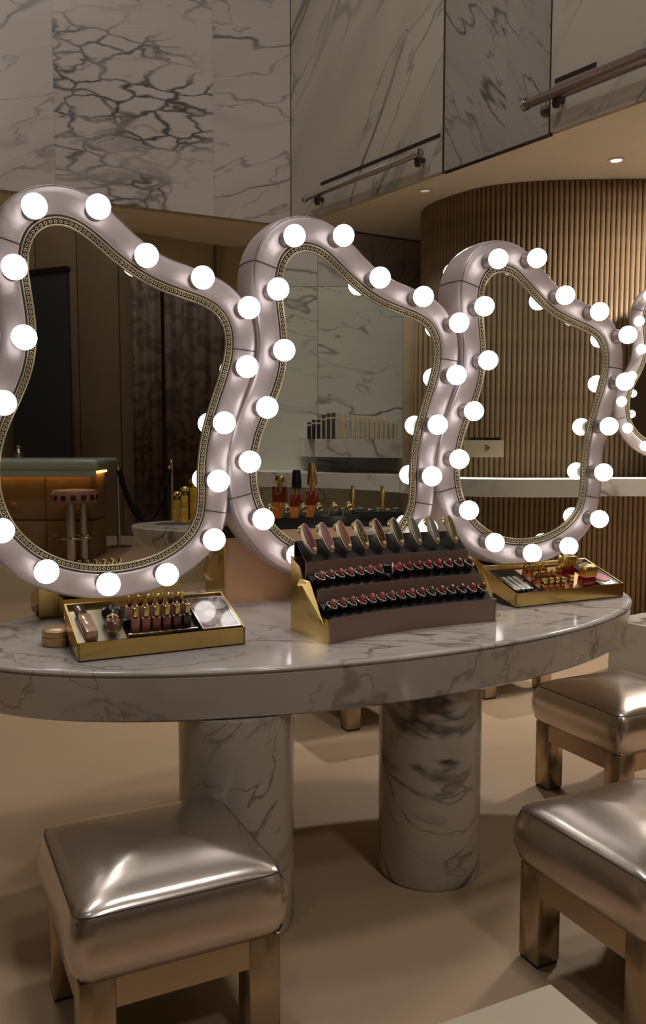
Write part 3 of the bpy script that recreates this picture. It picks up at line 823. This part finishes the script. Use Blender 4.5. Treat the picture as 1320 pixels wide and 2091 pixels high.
# oval cases in the top row
def oval_me(rx, rz, y0, y1, n=28, dome=.0):
    v = [(rx * math.cos(2 * PI * k / n), y0, rz * math.sin(2 * PI * k / n)) for k in range(n)] + [(rx * math.cos(2 * PI * k / n), y1, rz * math.sin(2 * PI * k / n)) for k in range(n)]
    v += [(.7 * rx * math.cos(2 * PI * k / n), y0 - dome, .78 * rz * math.sin(2 * PI * k / n)) for k in range(n)]
    f = [(k, (k + 1) % n, n + (k + 1) % n, n + k) for k in range(n)] + [(k, 2 * n + k, 2 * n + (k + 1) % n, (k + 1) % n) for k in range(n)]
    f += [tuple(range(2 * n, 3 * n)), tuple(range(n, 2 * n))[::-1]]
    return mesh(v, f, True)
case_me = oval_me(.0165, .050, 0, .012, dome=.001)
face_me = oval_me(.0125, .045, -.0025, .002, dome=.002)
stud_me = lathe_me([(0, -.008), (.0055, -.006), (.0075, 0), (.0055, .006), (0, .008)], 12)
def torus_me(R_, r_, a=16, b=8):
    return tube_me([(R_ * math.cos(2 * PI * k / a), 0, R_ * math.sin(2 * PI * k / a)) for k in range(a)], r_, b, True)
charm_me = torus_me(.0115, .0045)
m_leop = mat('leopard enamel', (150, 110, 66), .35)
def spots(m, c2, scale, thr):
    nt = m.node_tree; b = nt.nodes['Principled BSDF']
    tc = nt.nodes.new('ShaderNodeTexCoord'); vo = nt.nodes.new('ShaderNodeTexVoronoi'); vo.inputs['Scale'].default_value = scale
    nt.links.new(tc.outputs['Object'], vo.inputs['Vector'])
    r = nt.nodes.new('ShaderNodeMapRange'); r.inputs['From Min'].default_value = thr; r.inputs['From Max'].default_value = thr + .08; nt.links.new(vo.outputs['Distance'], r.inputs['Value'])
    mx = nt.nodes.new('ShaderNodeMix'); mx.data_type = 'RGBA'; mx.inputs[7].default_value = b.inputs['Base Color'].default_value[:]; mx.inputs[6].default_value = lin(c2)
    nt.links.new(r.outputs[0], mx.inputs[0]); nt.links.new(mx.outputs[2], b.inputs['Base Color'])
spots(m_leop, (30, 22, 18), 130, .38)
m_tort = mat('tortoise enamel', (120, 52, 26), .3); spots(m_tort, (28, 16, 12), 110, .36)
CASES = [('burgundy', mat('burgundy enamel', (146, 76, 84), .3)), ('dusty pink', mat('pink enamel', (170, 118, 120), .3)), ('tan orange', mat('tan enamel', (160, 108, 80), .3)), ('leopard print', m_leop), ('tortoiseshell', m_tort), ('dark olive', mat('olive enamel', (62, 60, 46), .3)), ('grey green', mat('greygreen enamel', (122, 120, 104), .3, .4)), ('silver grey', mat('silver enamel', (150, 148, 146), .3, .5)), ('olive gold', mat('olivegold enamel', (140, 128, 84), .3, .6))]
for i, (nm, mm) in enumerate(CASES):
    x = -DW / 2 + .03 + i * (DW - .07) / 8
    mx = DM @ T(x, 2 * ST + .026 + dcurve(x), .258 + .022) @ RX(math.radians(-28)) @ RY(math.radians(-9 + i * 1.2))
    t = thing('lipstick_case', f'oval {nm} lipstick case with gold rim, {ORD[i]} from the left in the top row', 'lipstick case', (0, 0, 0), 0, 'oval lipstick cases in the top row')
    t.matrix_world = mx
    obj('case', case_me, m_goldpale, t)
    if not face_me.materials: face_me.materials.append(mm)
    b = obj('enamel_face', face_me, None, t)
    b.material_slots[0].link = 'OBJECT'; b.material_slots[0].material = mm
    obj('stud', stud_me, m_goldpale, t, (0, -.004, -.038))
    obj('charm', charm_me, m_gold, t, (0, .019, .034))

# ------------------------------------------------------------------ product trays
TW, TD, TF, TB = .456, .20, .050, .118
SL = math.atan2(TB - TF, TD)
def make_tray(label, loc, rz, width=TW):
    t = thing('product_tray', label, 'tray', loc, rz, 'slanted gold product trays')
    W = width
    wl_ = .006
    prof = [(0, 0), (.028, 0), (TD - .01, 0.02), (TD, TB), (TD - wl_, TB), (TD - wl_ * 1.6, TB - .02), (wl_, TF - .012), (wl_, TF), (0, TF)]
    obj('shell', sideprism_me([(0, TF), (wl_, TF), (wl_, .004), (0.0, .004)], 0, W), m_gold, t)           # front wall
    obj('back_wall', sideprism_me([(TD, TB), (TD - wl_, TB - .002), (TD - wl_ - .02, .004), (TD - .02, .004)], 0, W), m_gold, t)
    for s, x in ((0, 0), (1, W - .005)):
        o = obj('end_plate', sideprism_me([(0, .004), (0, TF), (TD, TB), (TD - .03, .045)], x, x + .005), m_gold, t)
        obj('dark_foot', sideprism_me([(.004, .0), (.12, .0), (TD - .032, .042), (.004, .004)], x + .0005, x + .0045), m_black, o)
    obj('underside', sideprism_me([(.006, .0), (.12, 0), (TD - .03, .043), (TD - .03, .047), (.12, .005), (.006, .005)], .005, W - .005), m_black, t)
    d0 = .012
    obj('bed', sideprism_me([(wl_, TF - d0), (TD - wl_ - .001, TB - d0 - .004), (TD - wl_ - .001, TB - d0 - .009), (wl_, TF - d0 - .005)], .005, W - .005), m_black, t)
    return t
def on_tray(loc, rz, x, s, up=0.0):
    """frame on the slanted bed: x across, s along the slope from the front edge"""
    return T(*loc) @ RZ(rz) @ T(x, 0, TF - .012) @ RX(SL) @ T(0, s, up)
def place(t, mx): t.matrix_world = mx
# left tray
L1 = uv(-.891, .396, ZT)
make_tray('slanted gold tray of foundations and a palette, at the left front of the table', L1, TH)
m_skin = [mat('foundation shade %d' % i, tuple(min(255, int(v * 1.14)) for v in c), .25, coat=.5) for i, c in enumerate(((206, 164, 138), (198, 152, 124), (188, 140, 112), (180, 130, 100), (170, 120, 92), (160, 112, 84), (168, 112, 94), (160, 96, 74), (140, 82, 56), (120, 72, 52), (92, 52, 38), (70, 40, 32)))]
bot_me = box_me(.0225, .020, .042, (0, 0, 0), .004)
nec_me = lathe_me([(0, .042), (.0065, .042), (.0065, .046), (0, .046)], 12)
cap_me = box_me(.0135, .0135, .026, (0, 0, .046), .003)
names12 = ['fair', 'pale beige', 'light beige', 'beige', 'warm beige', 'honey', 'rosy tan', 'tan', 'caramel', 'chestnut', 'espresso', 'darkest brown']
for r_ in range(2):
    for i in range(6):
        k = i if r_ == 1 else 6 + i
        t = thing('foundation_bottle', f'{names12[k]} foundation bottle, {ORD[i]} from left, {"back" if r_ else "front"} row of the left tray', 'bottle', group='foundation bottles in the left tray')
        place(t, on_tray(L1, TH, .158 + i * .0285, .048 + r_ * .068, .0005) @ RX(-SL * .35))
        if not bot_me.materials: bot_me.materials.append(m_skin[0])
        b = obj('glass_body', bot_me, None, t); b.material_slots[0].link = 'OBJECT'; b.material_slots[0].material = m_skin[k]
        obj('neck', nec_me, m_black, t)
        obj('cap', cap_me, m_gold, t)
t = thing('holder_plate', 'black step holding the foundation bottles in the left tray', 'holder')
place(t, on_tray(L1, TH, .230, .004, .0))
obj('front_lip', box_me(.19, .006, .014, (0, .018, 0), .001), m_chrome, t)
obj('rear_lip', box_me(.19, .006, .020, (0, .082, 0), .001), m_black, t)
t = thing('foundation_bottle', 'tall pink-beige foundation bottle lying at the left end of the left tray', 'bottle')
place(t, on_tray(L1, TH, .040, .020, .0195) @ RZ(.06))
obj('glass_body', box_me(.034, .032, .098, (0, 0, 0), .009), mat('pink beige glass', (214, 172, 150), .2, coat=.6), t, (0, 0, 0), (-PI / 2, 0, 0))
obj('cap', box_me(.026, .026, .052, (0, 0, .099), .006), mat('plum cap', (74, 44, 38), .25, coat=.4), t, (0, 0, 0), (-PI / 2, 0, 0))
t = thing('makeup_brush', 'short round brush with black bristles and brown handle in the left tray', 'brush')
place(t, on_tray(L1, TH, .098, .024, .031) @ RZ(-.1))
h = obj('handle', lathe_me([(0, 0), (.014, .001), (.019, .012), (.020, .036), (.017, .044), (0, .044)], 20), mat('brown handle', (120, 62, 36), .25, coat=.4), t, (0, 0, 0), (-PI / 2, 0, 0))
obj('ferrule', lathe_me([(.0175, .044), (.018, .045), (.018, .056), (.0175, .057), (.0, .057), (0, .044)], 20), m_gold, t, (0, 0, 0), (-PI / 2, 0, 0))
obj('bristles', lathe_me([(0, .057), (.018, .057), (.026, .075), (.027, .088), (.020, .100), (0, .106)], 20), m_black, t, (0, 0, 0), (-PI / 2, 0, 0))
t = thing('tray_insert', 'silver plate under the tall bottle and brush in the left tray', 'tray insert')
place(t, on_tray(L1, TH, .070, .006, .0))
obj('plate', box_me(.124, .178, .0025, (0, .09, 0), .001), mat('satin silver plate', (196, 186, 164), .35, .6), t)
t = thing('powder_palette', 'clear palette of four pale round powders at the right end of the left tray', 'palette')
place(t, on_tray(L1, TH, .392, .010, .0005))
obj('case', box_me(.112, .172, .008, (0, .088, 0), .002), mat('palette case', (176, 160, 152), .15, .3), t)
obj('rim', join_me([(box_me(.112, .004, .005, (0, y, .008)), T(0, 0, 0)) for y in (.004, .172)] + [(box_me(.004, .164, .005, (x, .088, .008)), T(0, 0, 0)) for x in (-.054, .054)]), m_chrome, t)
for i, (x, y, c) in enumerate(((-.026, .044, (190, 150, 138)), (.027, .044, (226, 214, 208)), (-.026, .128, (206, 176, 162)), (.027, .128, (230, 220, 214)))):
    p = obj('powder_pan', lathe_me([(0, 0), (.0235, 0), (.0245, .002), (.0225, .003), (.021, .0022), (0, .0032)], 28), mat('powder %d' % i, c, .4), t, (x, y, .008))
lid = obj('clear_lid', box_me(.108, .166, .0015, (0, .088, .0122)), m_clear, t)
# right tray
L2 = uv(.573, .317, ZT)
make_tray('slanted gold tray of lip products and blushes, at the right end of the table', L2, TH, .487)
t = thing('sample_cards', 'striped fan of silver sample sticks in the black left bay of the right tray', 'sample sticks')
place(t, on_tray(L2, TH, .060, .02, .001))
for i in range(7):
    obj('stick', box_me(.009, .095, .012, (-.042 + i * .0115, .055, 0), .002), m_chrome if i % 2 == 0 else m_ring, t)
gb = box_me(.019, .019, .022, (0, 0, 0), .003); gc = box_me(.016, .016, .020, (0, 0, .022), .002); gw = box_me(.0165, .0165, .004, (0, 0, .0205))
m_pinkgold = mat('pink gold', (214, 160, 130), .22, 1.0)
for r_ in range(3):
    for i in range(4):
        t = thing('lip_bottle', f'small gold bottle, {ORD[i]} from left, {("front", "middle", "back")[r_]} row of the right tray', 'bottle', group='small gold bottles in the right tray')
        place(t, on_tray(L2, TH, .140 + i * .027, .030 + r_ * .052, .0005) @ RX(-SL * .4))
        obj('body', gb, m_pinkgold, t); obj('collar', gw, m_black, t); obj('cap', gc, m_gold, t)
for r_ in range(2):
    t = thing('lip_bottle', f'single gold lip bottle standing at the {("front", "back")[r_]} between the rows and the red bottles', 'bottle')
    place(t, on_tray(L2, TH, .262, .034 + r_ * .07, .0005) @ RX(-SL * .4))
    obj('body', gb, m_gold, t); obj('collar', gw, m_black, t); obj('cap', gc, m_gold, t)
m_red = mat('red varnish glass', (150, 16, 22), .12, coat=.6)
ribs = join_me([(box_me(.058, .036, .040, (0, 0, 0), .004), T(0, 0, 0))] + [(box_me(.006, .004, .034, (x, -.0185, .003), .001), T(0, 0, 0)) for x in (-.022, -.011, 0, .011, .022)])
for r_, (x, s) in enumerate(((.335, .030), (.312, .115))):
    t = thing('red_bottle', ('front', 'rear')[r_] + ' square red bottle with a wide ribbed gold cap in the right tray', 'bottle', group='red bottles in the right tray')
    place(t, on_tray(L2, TH, x, s, .0005) @ RX(-SL * .5))
    obj('glass_body', box_me(.056, .036, .036, (0, 0, 0), .005), m_red, t)
    obj('ribbed_cap', ribs, m_gold, t, (0, 0, .0365))
t = thing('blush_palette', 'dark palette with two round pink blushes at the right end of the right tray', 'palette')
place(t, on_tray(L2, TH, .430, .008, .0005))
obj('case', box_me(.095, .178, .010, (0, .09, 0), .002), m_black, t)
for y in (.052, .128):
    obj('blush_pan', lathe_me([(0, 0), (.031, 0), (.032, .002), (.0295, .003), (0, .0036)], 28), mat('blush pink', (206, 104, 112), .5), t, (0, y, .010))
t = thing('tray_insert', 'peach gold plate under the bottles in the right tray', 'tray insert')
place(t, on_tray(L2, TH, .255, .006, -.0005)); obj('plate', box_me(.245, .178, .0012, (0, .09, 0)), mat('peach gold plate', (226, 184, 132), .45, .35), t)
# trays for the other side of the table
make_tray('gold tray turned away below the left mirror, its back showing', uv(-.45, -.385, ZT), TH + PI)
make_tray('gold tray turned away below the right mirror, its back showing', uv(.98, -.385 + .03, ZT), TH + PI, .40)
t = thing('powder_compact', 'round tan compact lying behind the left tray', 'compact', uv(-.900, .165, ZT), 0)
obj('base', lathe_me([(0, 0), (.044, 0), (.048, .006), (.048, .024), (.046, .026), (0, .026)], 36), mat('tan compact', (206, 164, 116), .3, .3), t)
obj('lid', lathe_me([(.0465, .0265), (.048, .029), (.047, .042), (.042, .046), (0, .047), (0, .0265)], 36), MATS['tan compact'], t)

# ------------------------------------------------------------------ what the left and middle mirrors show: the right of the hall
def vpos(px, d, z=0.0):
    return refl(behind(px, d), d, z)
# side table with perfume
vt = refl(-.36, 5.75)
t = thing('side_table', 'oval marble table with perfume bottles, seen in the left and middle mirrors', 'table', vt, ryaw(0))
A, B = .93, .45
obj('table_top', ellipse_me([(.10, ZT - .15), (.04, ZT - .12), (.008, ZT - .05), (0, ZT - .01), (.008, ZT), (.02, ZT)], 72), m_table_marble, t)
for x in (-.45, .4): obj('column', colme, m_col_marble, t, (x, 0, 0))
m_amber = mat('amber perfume glass', (206, 112, 30), .08, coat=.6)
m_yellow = mat('yellow perfume glass', (222, 176, 50), .1, coat=.6)
m_amberd = mat('dark amber glass', (120, 40, 18), .1, coat=.6)
pb_me = box_me(.085, .06, .17, (0, 0, 0), .008)
def perfume(px, d, label, body_m, h=.17, wdt=.085, top='black', th_=.09, dark=True):
    t = thing('perfume_bottle', label, 'bottle', vpos(px, d, ZT), ryaw(0), 'perfume bottles on the side table')
    obj('glass_body', box_me(wdt, .06, h * .6, (0, 0, 0), .006), body_m, t)
    if dark: obj('glass_shoulder', box_me(wdt, .06, h * .4, (0, 0, h * .6), .006), m_amberd, t)
    else: obj('glass_shoulder', box_me(wdt * .96, .055, h * .4, (0, 0, h * .6), .006), body_m, t)
    obj('neck', lathe_me([(0, h), (.016, h), (.016, h + .03), (0, h + .03)], 14), m_gold, t)
    obj('cap', lathe_me([(0, h + .03), (.028, h + .03), (.034, h + .05), (.026, h + .03 + th_), (0, h + .035 + th_)], 16), m_black if top == 'black' else m_gold, t)
perfume(572, 5.7, 'wide amber perfume bottle, leftmost of the three shown in the middle mirror', m_amber, .26, .10, 'gold', .04)
perfume(606, 5.6, 'amber perfume bottle with black ball cap, centre of the three in the middle mirror', m_amber, .22, .085, 'black', .12)
perfume(638, 5.6, 'amber perfume bottle with tall cap, right of the three in the middle mirror', m_amber, .24, .085, 'gold', .15)
for i, (px, d, h) in enumerate(((362, 5.95, .15), (378, 5.85, .19), (396, 5.9, .24), (412, 5.8, .22))):
    perfume(px, d, f'yellow perfume bottle, {ORD[i]} from the left in the left mirror', m_yellow, h, .046, 'gold', .03, False)
t = thing('perfume_tray', 'dark flat tray under the yellow perfume bottles in the left mirror', 'tray', vpos(375, 5.68, ZT), ryaw(0))
obj('plate', box_me(.34, .10, .014, (0, 0, 0), .003), m_black, t)
obj('rim', box_me(.35, .008, .02, (0, .054, 0), .002), m_chrome, t)
t = thing('compact_tray', 'dark tray with silver discs and gold posts in the middle mirror', 'tray', vpos(745, 5.7, ZT), ryaw(0))
obj('plate', box_me(.5, .2, .10, (0, 0, 0), .006), m_black, t)
for i in range(8):
    obj('disc', lathe_me([(0, 0), (.022, 0), (.026, .006), (.02, .016), (0, .018)], 16), m_chrome, t, (-.21 + i * .06, .04 * (-1) ** i, .10))
for x in (-.08, .12):
    obj('post', lathe_me([(0, 0), (.018, 0), (.018, .12), (.012, .13), (.012, .16), (0, .165)], 14), m_gold, t, (x, -.05, .10))
# boxes on the niche shelf
xs = [(632, 'black', .13), (641, 'black', .15), (651, 'black', .15), (661, 'dark brown', .19), (671, 'dark brown', .20), (681, 'dark brown', .205)] + [(691 + 9.6 * i, 'cream', .205 - .0055 * i) for i in range(13)]
bcol = {'black': mat('black carton', (26, 24, 24), .5), 'dark brown': mat('brown carton', (70, 54, 46), .5), 'cream': mat('cream carton', (196, 178, 156), .5)}
for i, (px, cn, h) in enumerate(xs):
    d = 6.82
    t = thing('product_box', f'slim {cn} carton, {ORD[i]} from left on the shelf in the middle mirror', 'box', vpos(px, d, 1.305), ryaw(0), 'cartons on the niche shelf')
    obj('carton', box_me(.030, .09, h, (0, 0, 0), .002), bcol[cn], t)
    obj('band', box_me(.031, .0915, .012, (0, 0, h * .78)), m_goldpale, t)
# small box on the fluted side wall
t = thing('wall_box', 'pale wall box with gold emblem on the fluted wall, in the right mirror', 'wall box', vpos(985, 5.68, 1.185), ryaw(0))
obj('box_body', box_me(.24, .16, .11, (0, 0, 0), .004), mat('pale box', (196, 184, 160), .4), t)
obj('dark_lid', box_me(.20, .14, .018, (0, 0, .11), .002), m_black, t)
em = obj('emblem', join_me([(box_me(.034, .004, .006, (0, 0, 0)), T(.01, .082, .045 + .012 * k) @ RY(.5 * (k - 1))) for k in range(3)]), m_gold, t)

# bar
bar = thing('bar_counter', 'stone-fronted bar with pale top and amber glow, seen in the left mirror', 'bar', vpos(2, 9.6), ryaw(0))
m_stone = mat('rough stone', (150, 118, 84), .7, bump=.6, bscale=7, var=.12, vscale=5)
m_bartop = mat('pale green bar top', (176, 186, 170), .25, var=.04)
for i in range(4):
    for z0, z1 in ((0, .42), (.425, .93)):
        obj('stone_block', box_me(.53, .5, z1 - z0 - .005, (0, 0, 0), .012), m_stone, bar, (-.75 + i * .535, 0, z0))
obj('bar_top', box_me(2.55, .95, .13, (0, .0, .96), .05, 3), m_bartop, bar, (-.05, 0, 0))
obj('front_lip', box_me(2.5, .03, .07, (0, .445, .90), .01), m_bartop, bar, (-.05, 0, 0))
obj('led_strip', box_me(2.1, .02, .02, (0, .0, 0)), mat('amber led', (255, 170, 70), .5, emit=(1, .48, .12, 1), estr=9), bar, (0.05, .27, .942))
obj('led_strip', box_me(.02, .4, .02, (0, .0, 0)), MATS['amber led'], bar, (1.14, 0, .935))
for i, (x, z) in enumerate([(random.uniform(-.9, 1.05), random.uniform(.1, .85)) for _ in range(16)]):
    obj('stone_knob', lathe_me([(0, -.02), (.035, -.015), (.045, .0), (.02, .025), (0, .03)], 7, smooth=False), m_stone, bar, (x, .25, z), (PI / 2 * -1, random.uniform(0, 3), 0))
t = thing('decanter', 'small silver decanter standing on the bar in the left mirror', 'decanter', vpos(42, 9.55, 1.09), 0)
obj('body', lathe_me([(0, 0), (.05, 0), (.055, .05), (.03, .09), (.02, .12), (0, .12)], 16), m_chrome, t)
obj('stopper', lathe_me([(0, .12), (.015, .12), (.025, .14), (0, .16)], 12), m_chrome, t)
# bar stool
bs = thing('bar_stool', 'round pink and brown patterned bar stool with chrome posts, in the left mirror', 'bar stool', vpos(153, 9.0), 0)
m_pinkst = mat('dusty pink band', (168, 118, 104), .5)
obj('seat', lathe_me([(0, .64), (.22, .64), (.235, .655), (.235, .745), (.215, .77), (0, .785)], 32), m_pinkst, bs)
for k in range(14):
    a = 2 * PI * k / 14
    obj('patch', box_me(.055, .012, .055, (0, 0, 0), .003), mat('brown patch', (58, 38, 32), .5), bs, (.233 * math.cos(a), .233 * math.sin(a), .672), (0, 0, a + PI / 2))
for k in range(3):
    a = 2 * PI * k / 3 + .5
    obj('post', tube_me([(.09 * math.cos(a), .09 * math.sin(a), .02), (.09 * math.cos(a), .09 * math.sin(a), .64)], .036, 14), m_chrome, bs)
obj('base', lathe_me([(0, 0), (.21, 0), (.215, .01), (.20, .025), (0, .04)], 32), m_chrome, bs)
obj('foot_ring', tube_me([(.17 * math.cos(2 * PI * k / 24), .17 * math.sin(2 * PI * k / 24), .27) for k in range(24)], .012, 8, True), m_chrome, bs)
# rope posts
def post(px, d, label):
    t = thing('rope_post', label, 'rope post', vpos(px, d), 0, 'rope posts')
    obj('base', lathe_me([(0, 0), (.16, 0), (.16, .012), (.03, .03), (0, .03)], 24), m_chrome, t)
    obj('pole', lathe_me([(0, .03), (.022, .03), (.022, .98), (.03, .99), (.03, 1.01), (.016, 1.05), (0, 1.06)], 16), m_chrome, t)
    return t
post(242, 10.3, 'slim chrome rope post beside the bar in the left mirror')
post(352, 10.6, 'chrome rope post before the curtain in the left mirror')
pa_, pb_ = vpos(245, 10.3, .93), vpos(349, 10.6, .93)
t = thing('velvet_rope', 'thick black rope sagging between the two chrome posts in the left mirror', 'rope', (0, 0, 0), 0)
pts = []
for k in range(25):
    s = k / 24; p = pa_.lerp(pb_, s); p.z = .93 - .62 * (1 - (2 * s - 1) ** 2); pts.append(p)
obj('rope', tube_me(pts, .035, 10), mat('black rope', (16, 15, 16), .7), t)
for k, p in ((0, pa_), (24, pb_)):
    obj('hook', tube_me([pts[0] + Vector((0, 0, .05)) if k == 0 else pts[-1] + Vector((0, 0, .05)), pts[k] - Vector((0, 0, .02))], .02, 8), m_chrome, t)
# wall, dark slab and curtains behind the bar
va, vb_ = vpos(-160, 11.6), vpos(500, 11.6)
wbk = wall_seg('wall_bar', vb_, va, 0, HIGH_Z, .1, mat('brown panelling backing', (60, 46, 34), .7), 1, label='brown panelled wall behind the bar')
Lb = (va - vb_).length
for i in range(8):
    obj('wall_panel', box_me(Lb / 8 - .012, .03, HIGH_Z - .06, (0, 0, .01), .004), m_plaster, wbk, (Lb * (i + .5) / 8, -.016, 0))
ds = thing('dark_screen', 'tall dark grey screen behind the bar in the left mirror', 'screen', vpos(92, 10.9), ryaw(-.45))
obj('panel', box_me(.95, .06, 3.35, (0, 0, 0), .006), mat('charcoal lacquer', (58, 60, 58), .35), ds)
obj('stand_rail', box_me(.97, .09, .06, (0, 0, 3.35), .004), m_darkmetal, ds)
m_curt = mat('curtain damask', (122, 102, 86), .7, bump=.2, bscale=60)
def blotch(m, c2, scale):
    nt = m.node_tree; b = nt.nodes['Principled BSDF']
    tc = nt.nodes.new('ShaderNodeTexCoord'); n = nt.nodes.new('ShaderNodeTexNoise'); n.inputs['Scale'].default_value = scale; n.inputs['Detail'].default_value = 6; n.inputs['Distortion'].default_value = 1.2
    nt.links.new(tc.outputs['Object'], n.inputs['Vector'])
    r = nt.nodes.new('ShaderNodeMapRange'); r.inputs['From Min'].default_value = .46; r.inputs['From Max'].default_value = .56; nt.links.new(n.outputs['Fac'], r.inputs['Value'])
    mx = nt.nodes.new('ShaderNodeMix'); mx.data_type = 'RGBA'; mx.inputs[6].default_value = b.inputs['Base Color'].default_value[:]; mx.inputs[7].default_value = lin(c2)
    nt.links.new(r.outputs[0], mx.inputs[0]); nt.links.new(mx.outputs[2], b.inputs['Base Color'])
blotch(m_curt, (88, 72, 60), 5)
def curtain(px0, px1, d, label):
    n = 60; x0, x1 = behind(px0, d), behind(px1, d); L = x1 - x0
    v, f = [], []
    for i in range(n + 1):
        x = -L / 2 + L * i / n; y = .03 * math.sin(i / n * L / .22 * 2 * PI)
        for z in (.01, 4.2):
            v += [(x, y - .006, z), (x, y + .006, z)]
    for i in range(n):
        a, b = 4 * i, 4 * i + 4
        for p, q in ((0, 2), (2, 3), (3, 1), (1, 0)): f.append((a + p, a + q, b + q, b + p))
    f += [(0, 1, 3, 2), (4 * n, 4 * n + 2, 4 * n + 3, 4 * n + 1)]
    t = thing('curtain', label, 'curtain', vpos((px0 + px1) / 2, d), ryaw(0), 'patterned curtains')
    obj('cloth', mesh(v, f, 'all'), m_curt, t)
    obj('header_rail', tube_me([(-L / 2, 0, 4.2), (L / 2, 0, 4.2)], .02, 8), m_darkmetal, t)
    return t
curtain(276, 334, 11.2, 'narrow dark patterned curtain beside the brown panels, in the left mirror')
curtain(342, 484, 11.1, 'wide dark patterned curtain at the right of the left mirror')
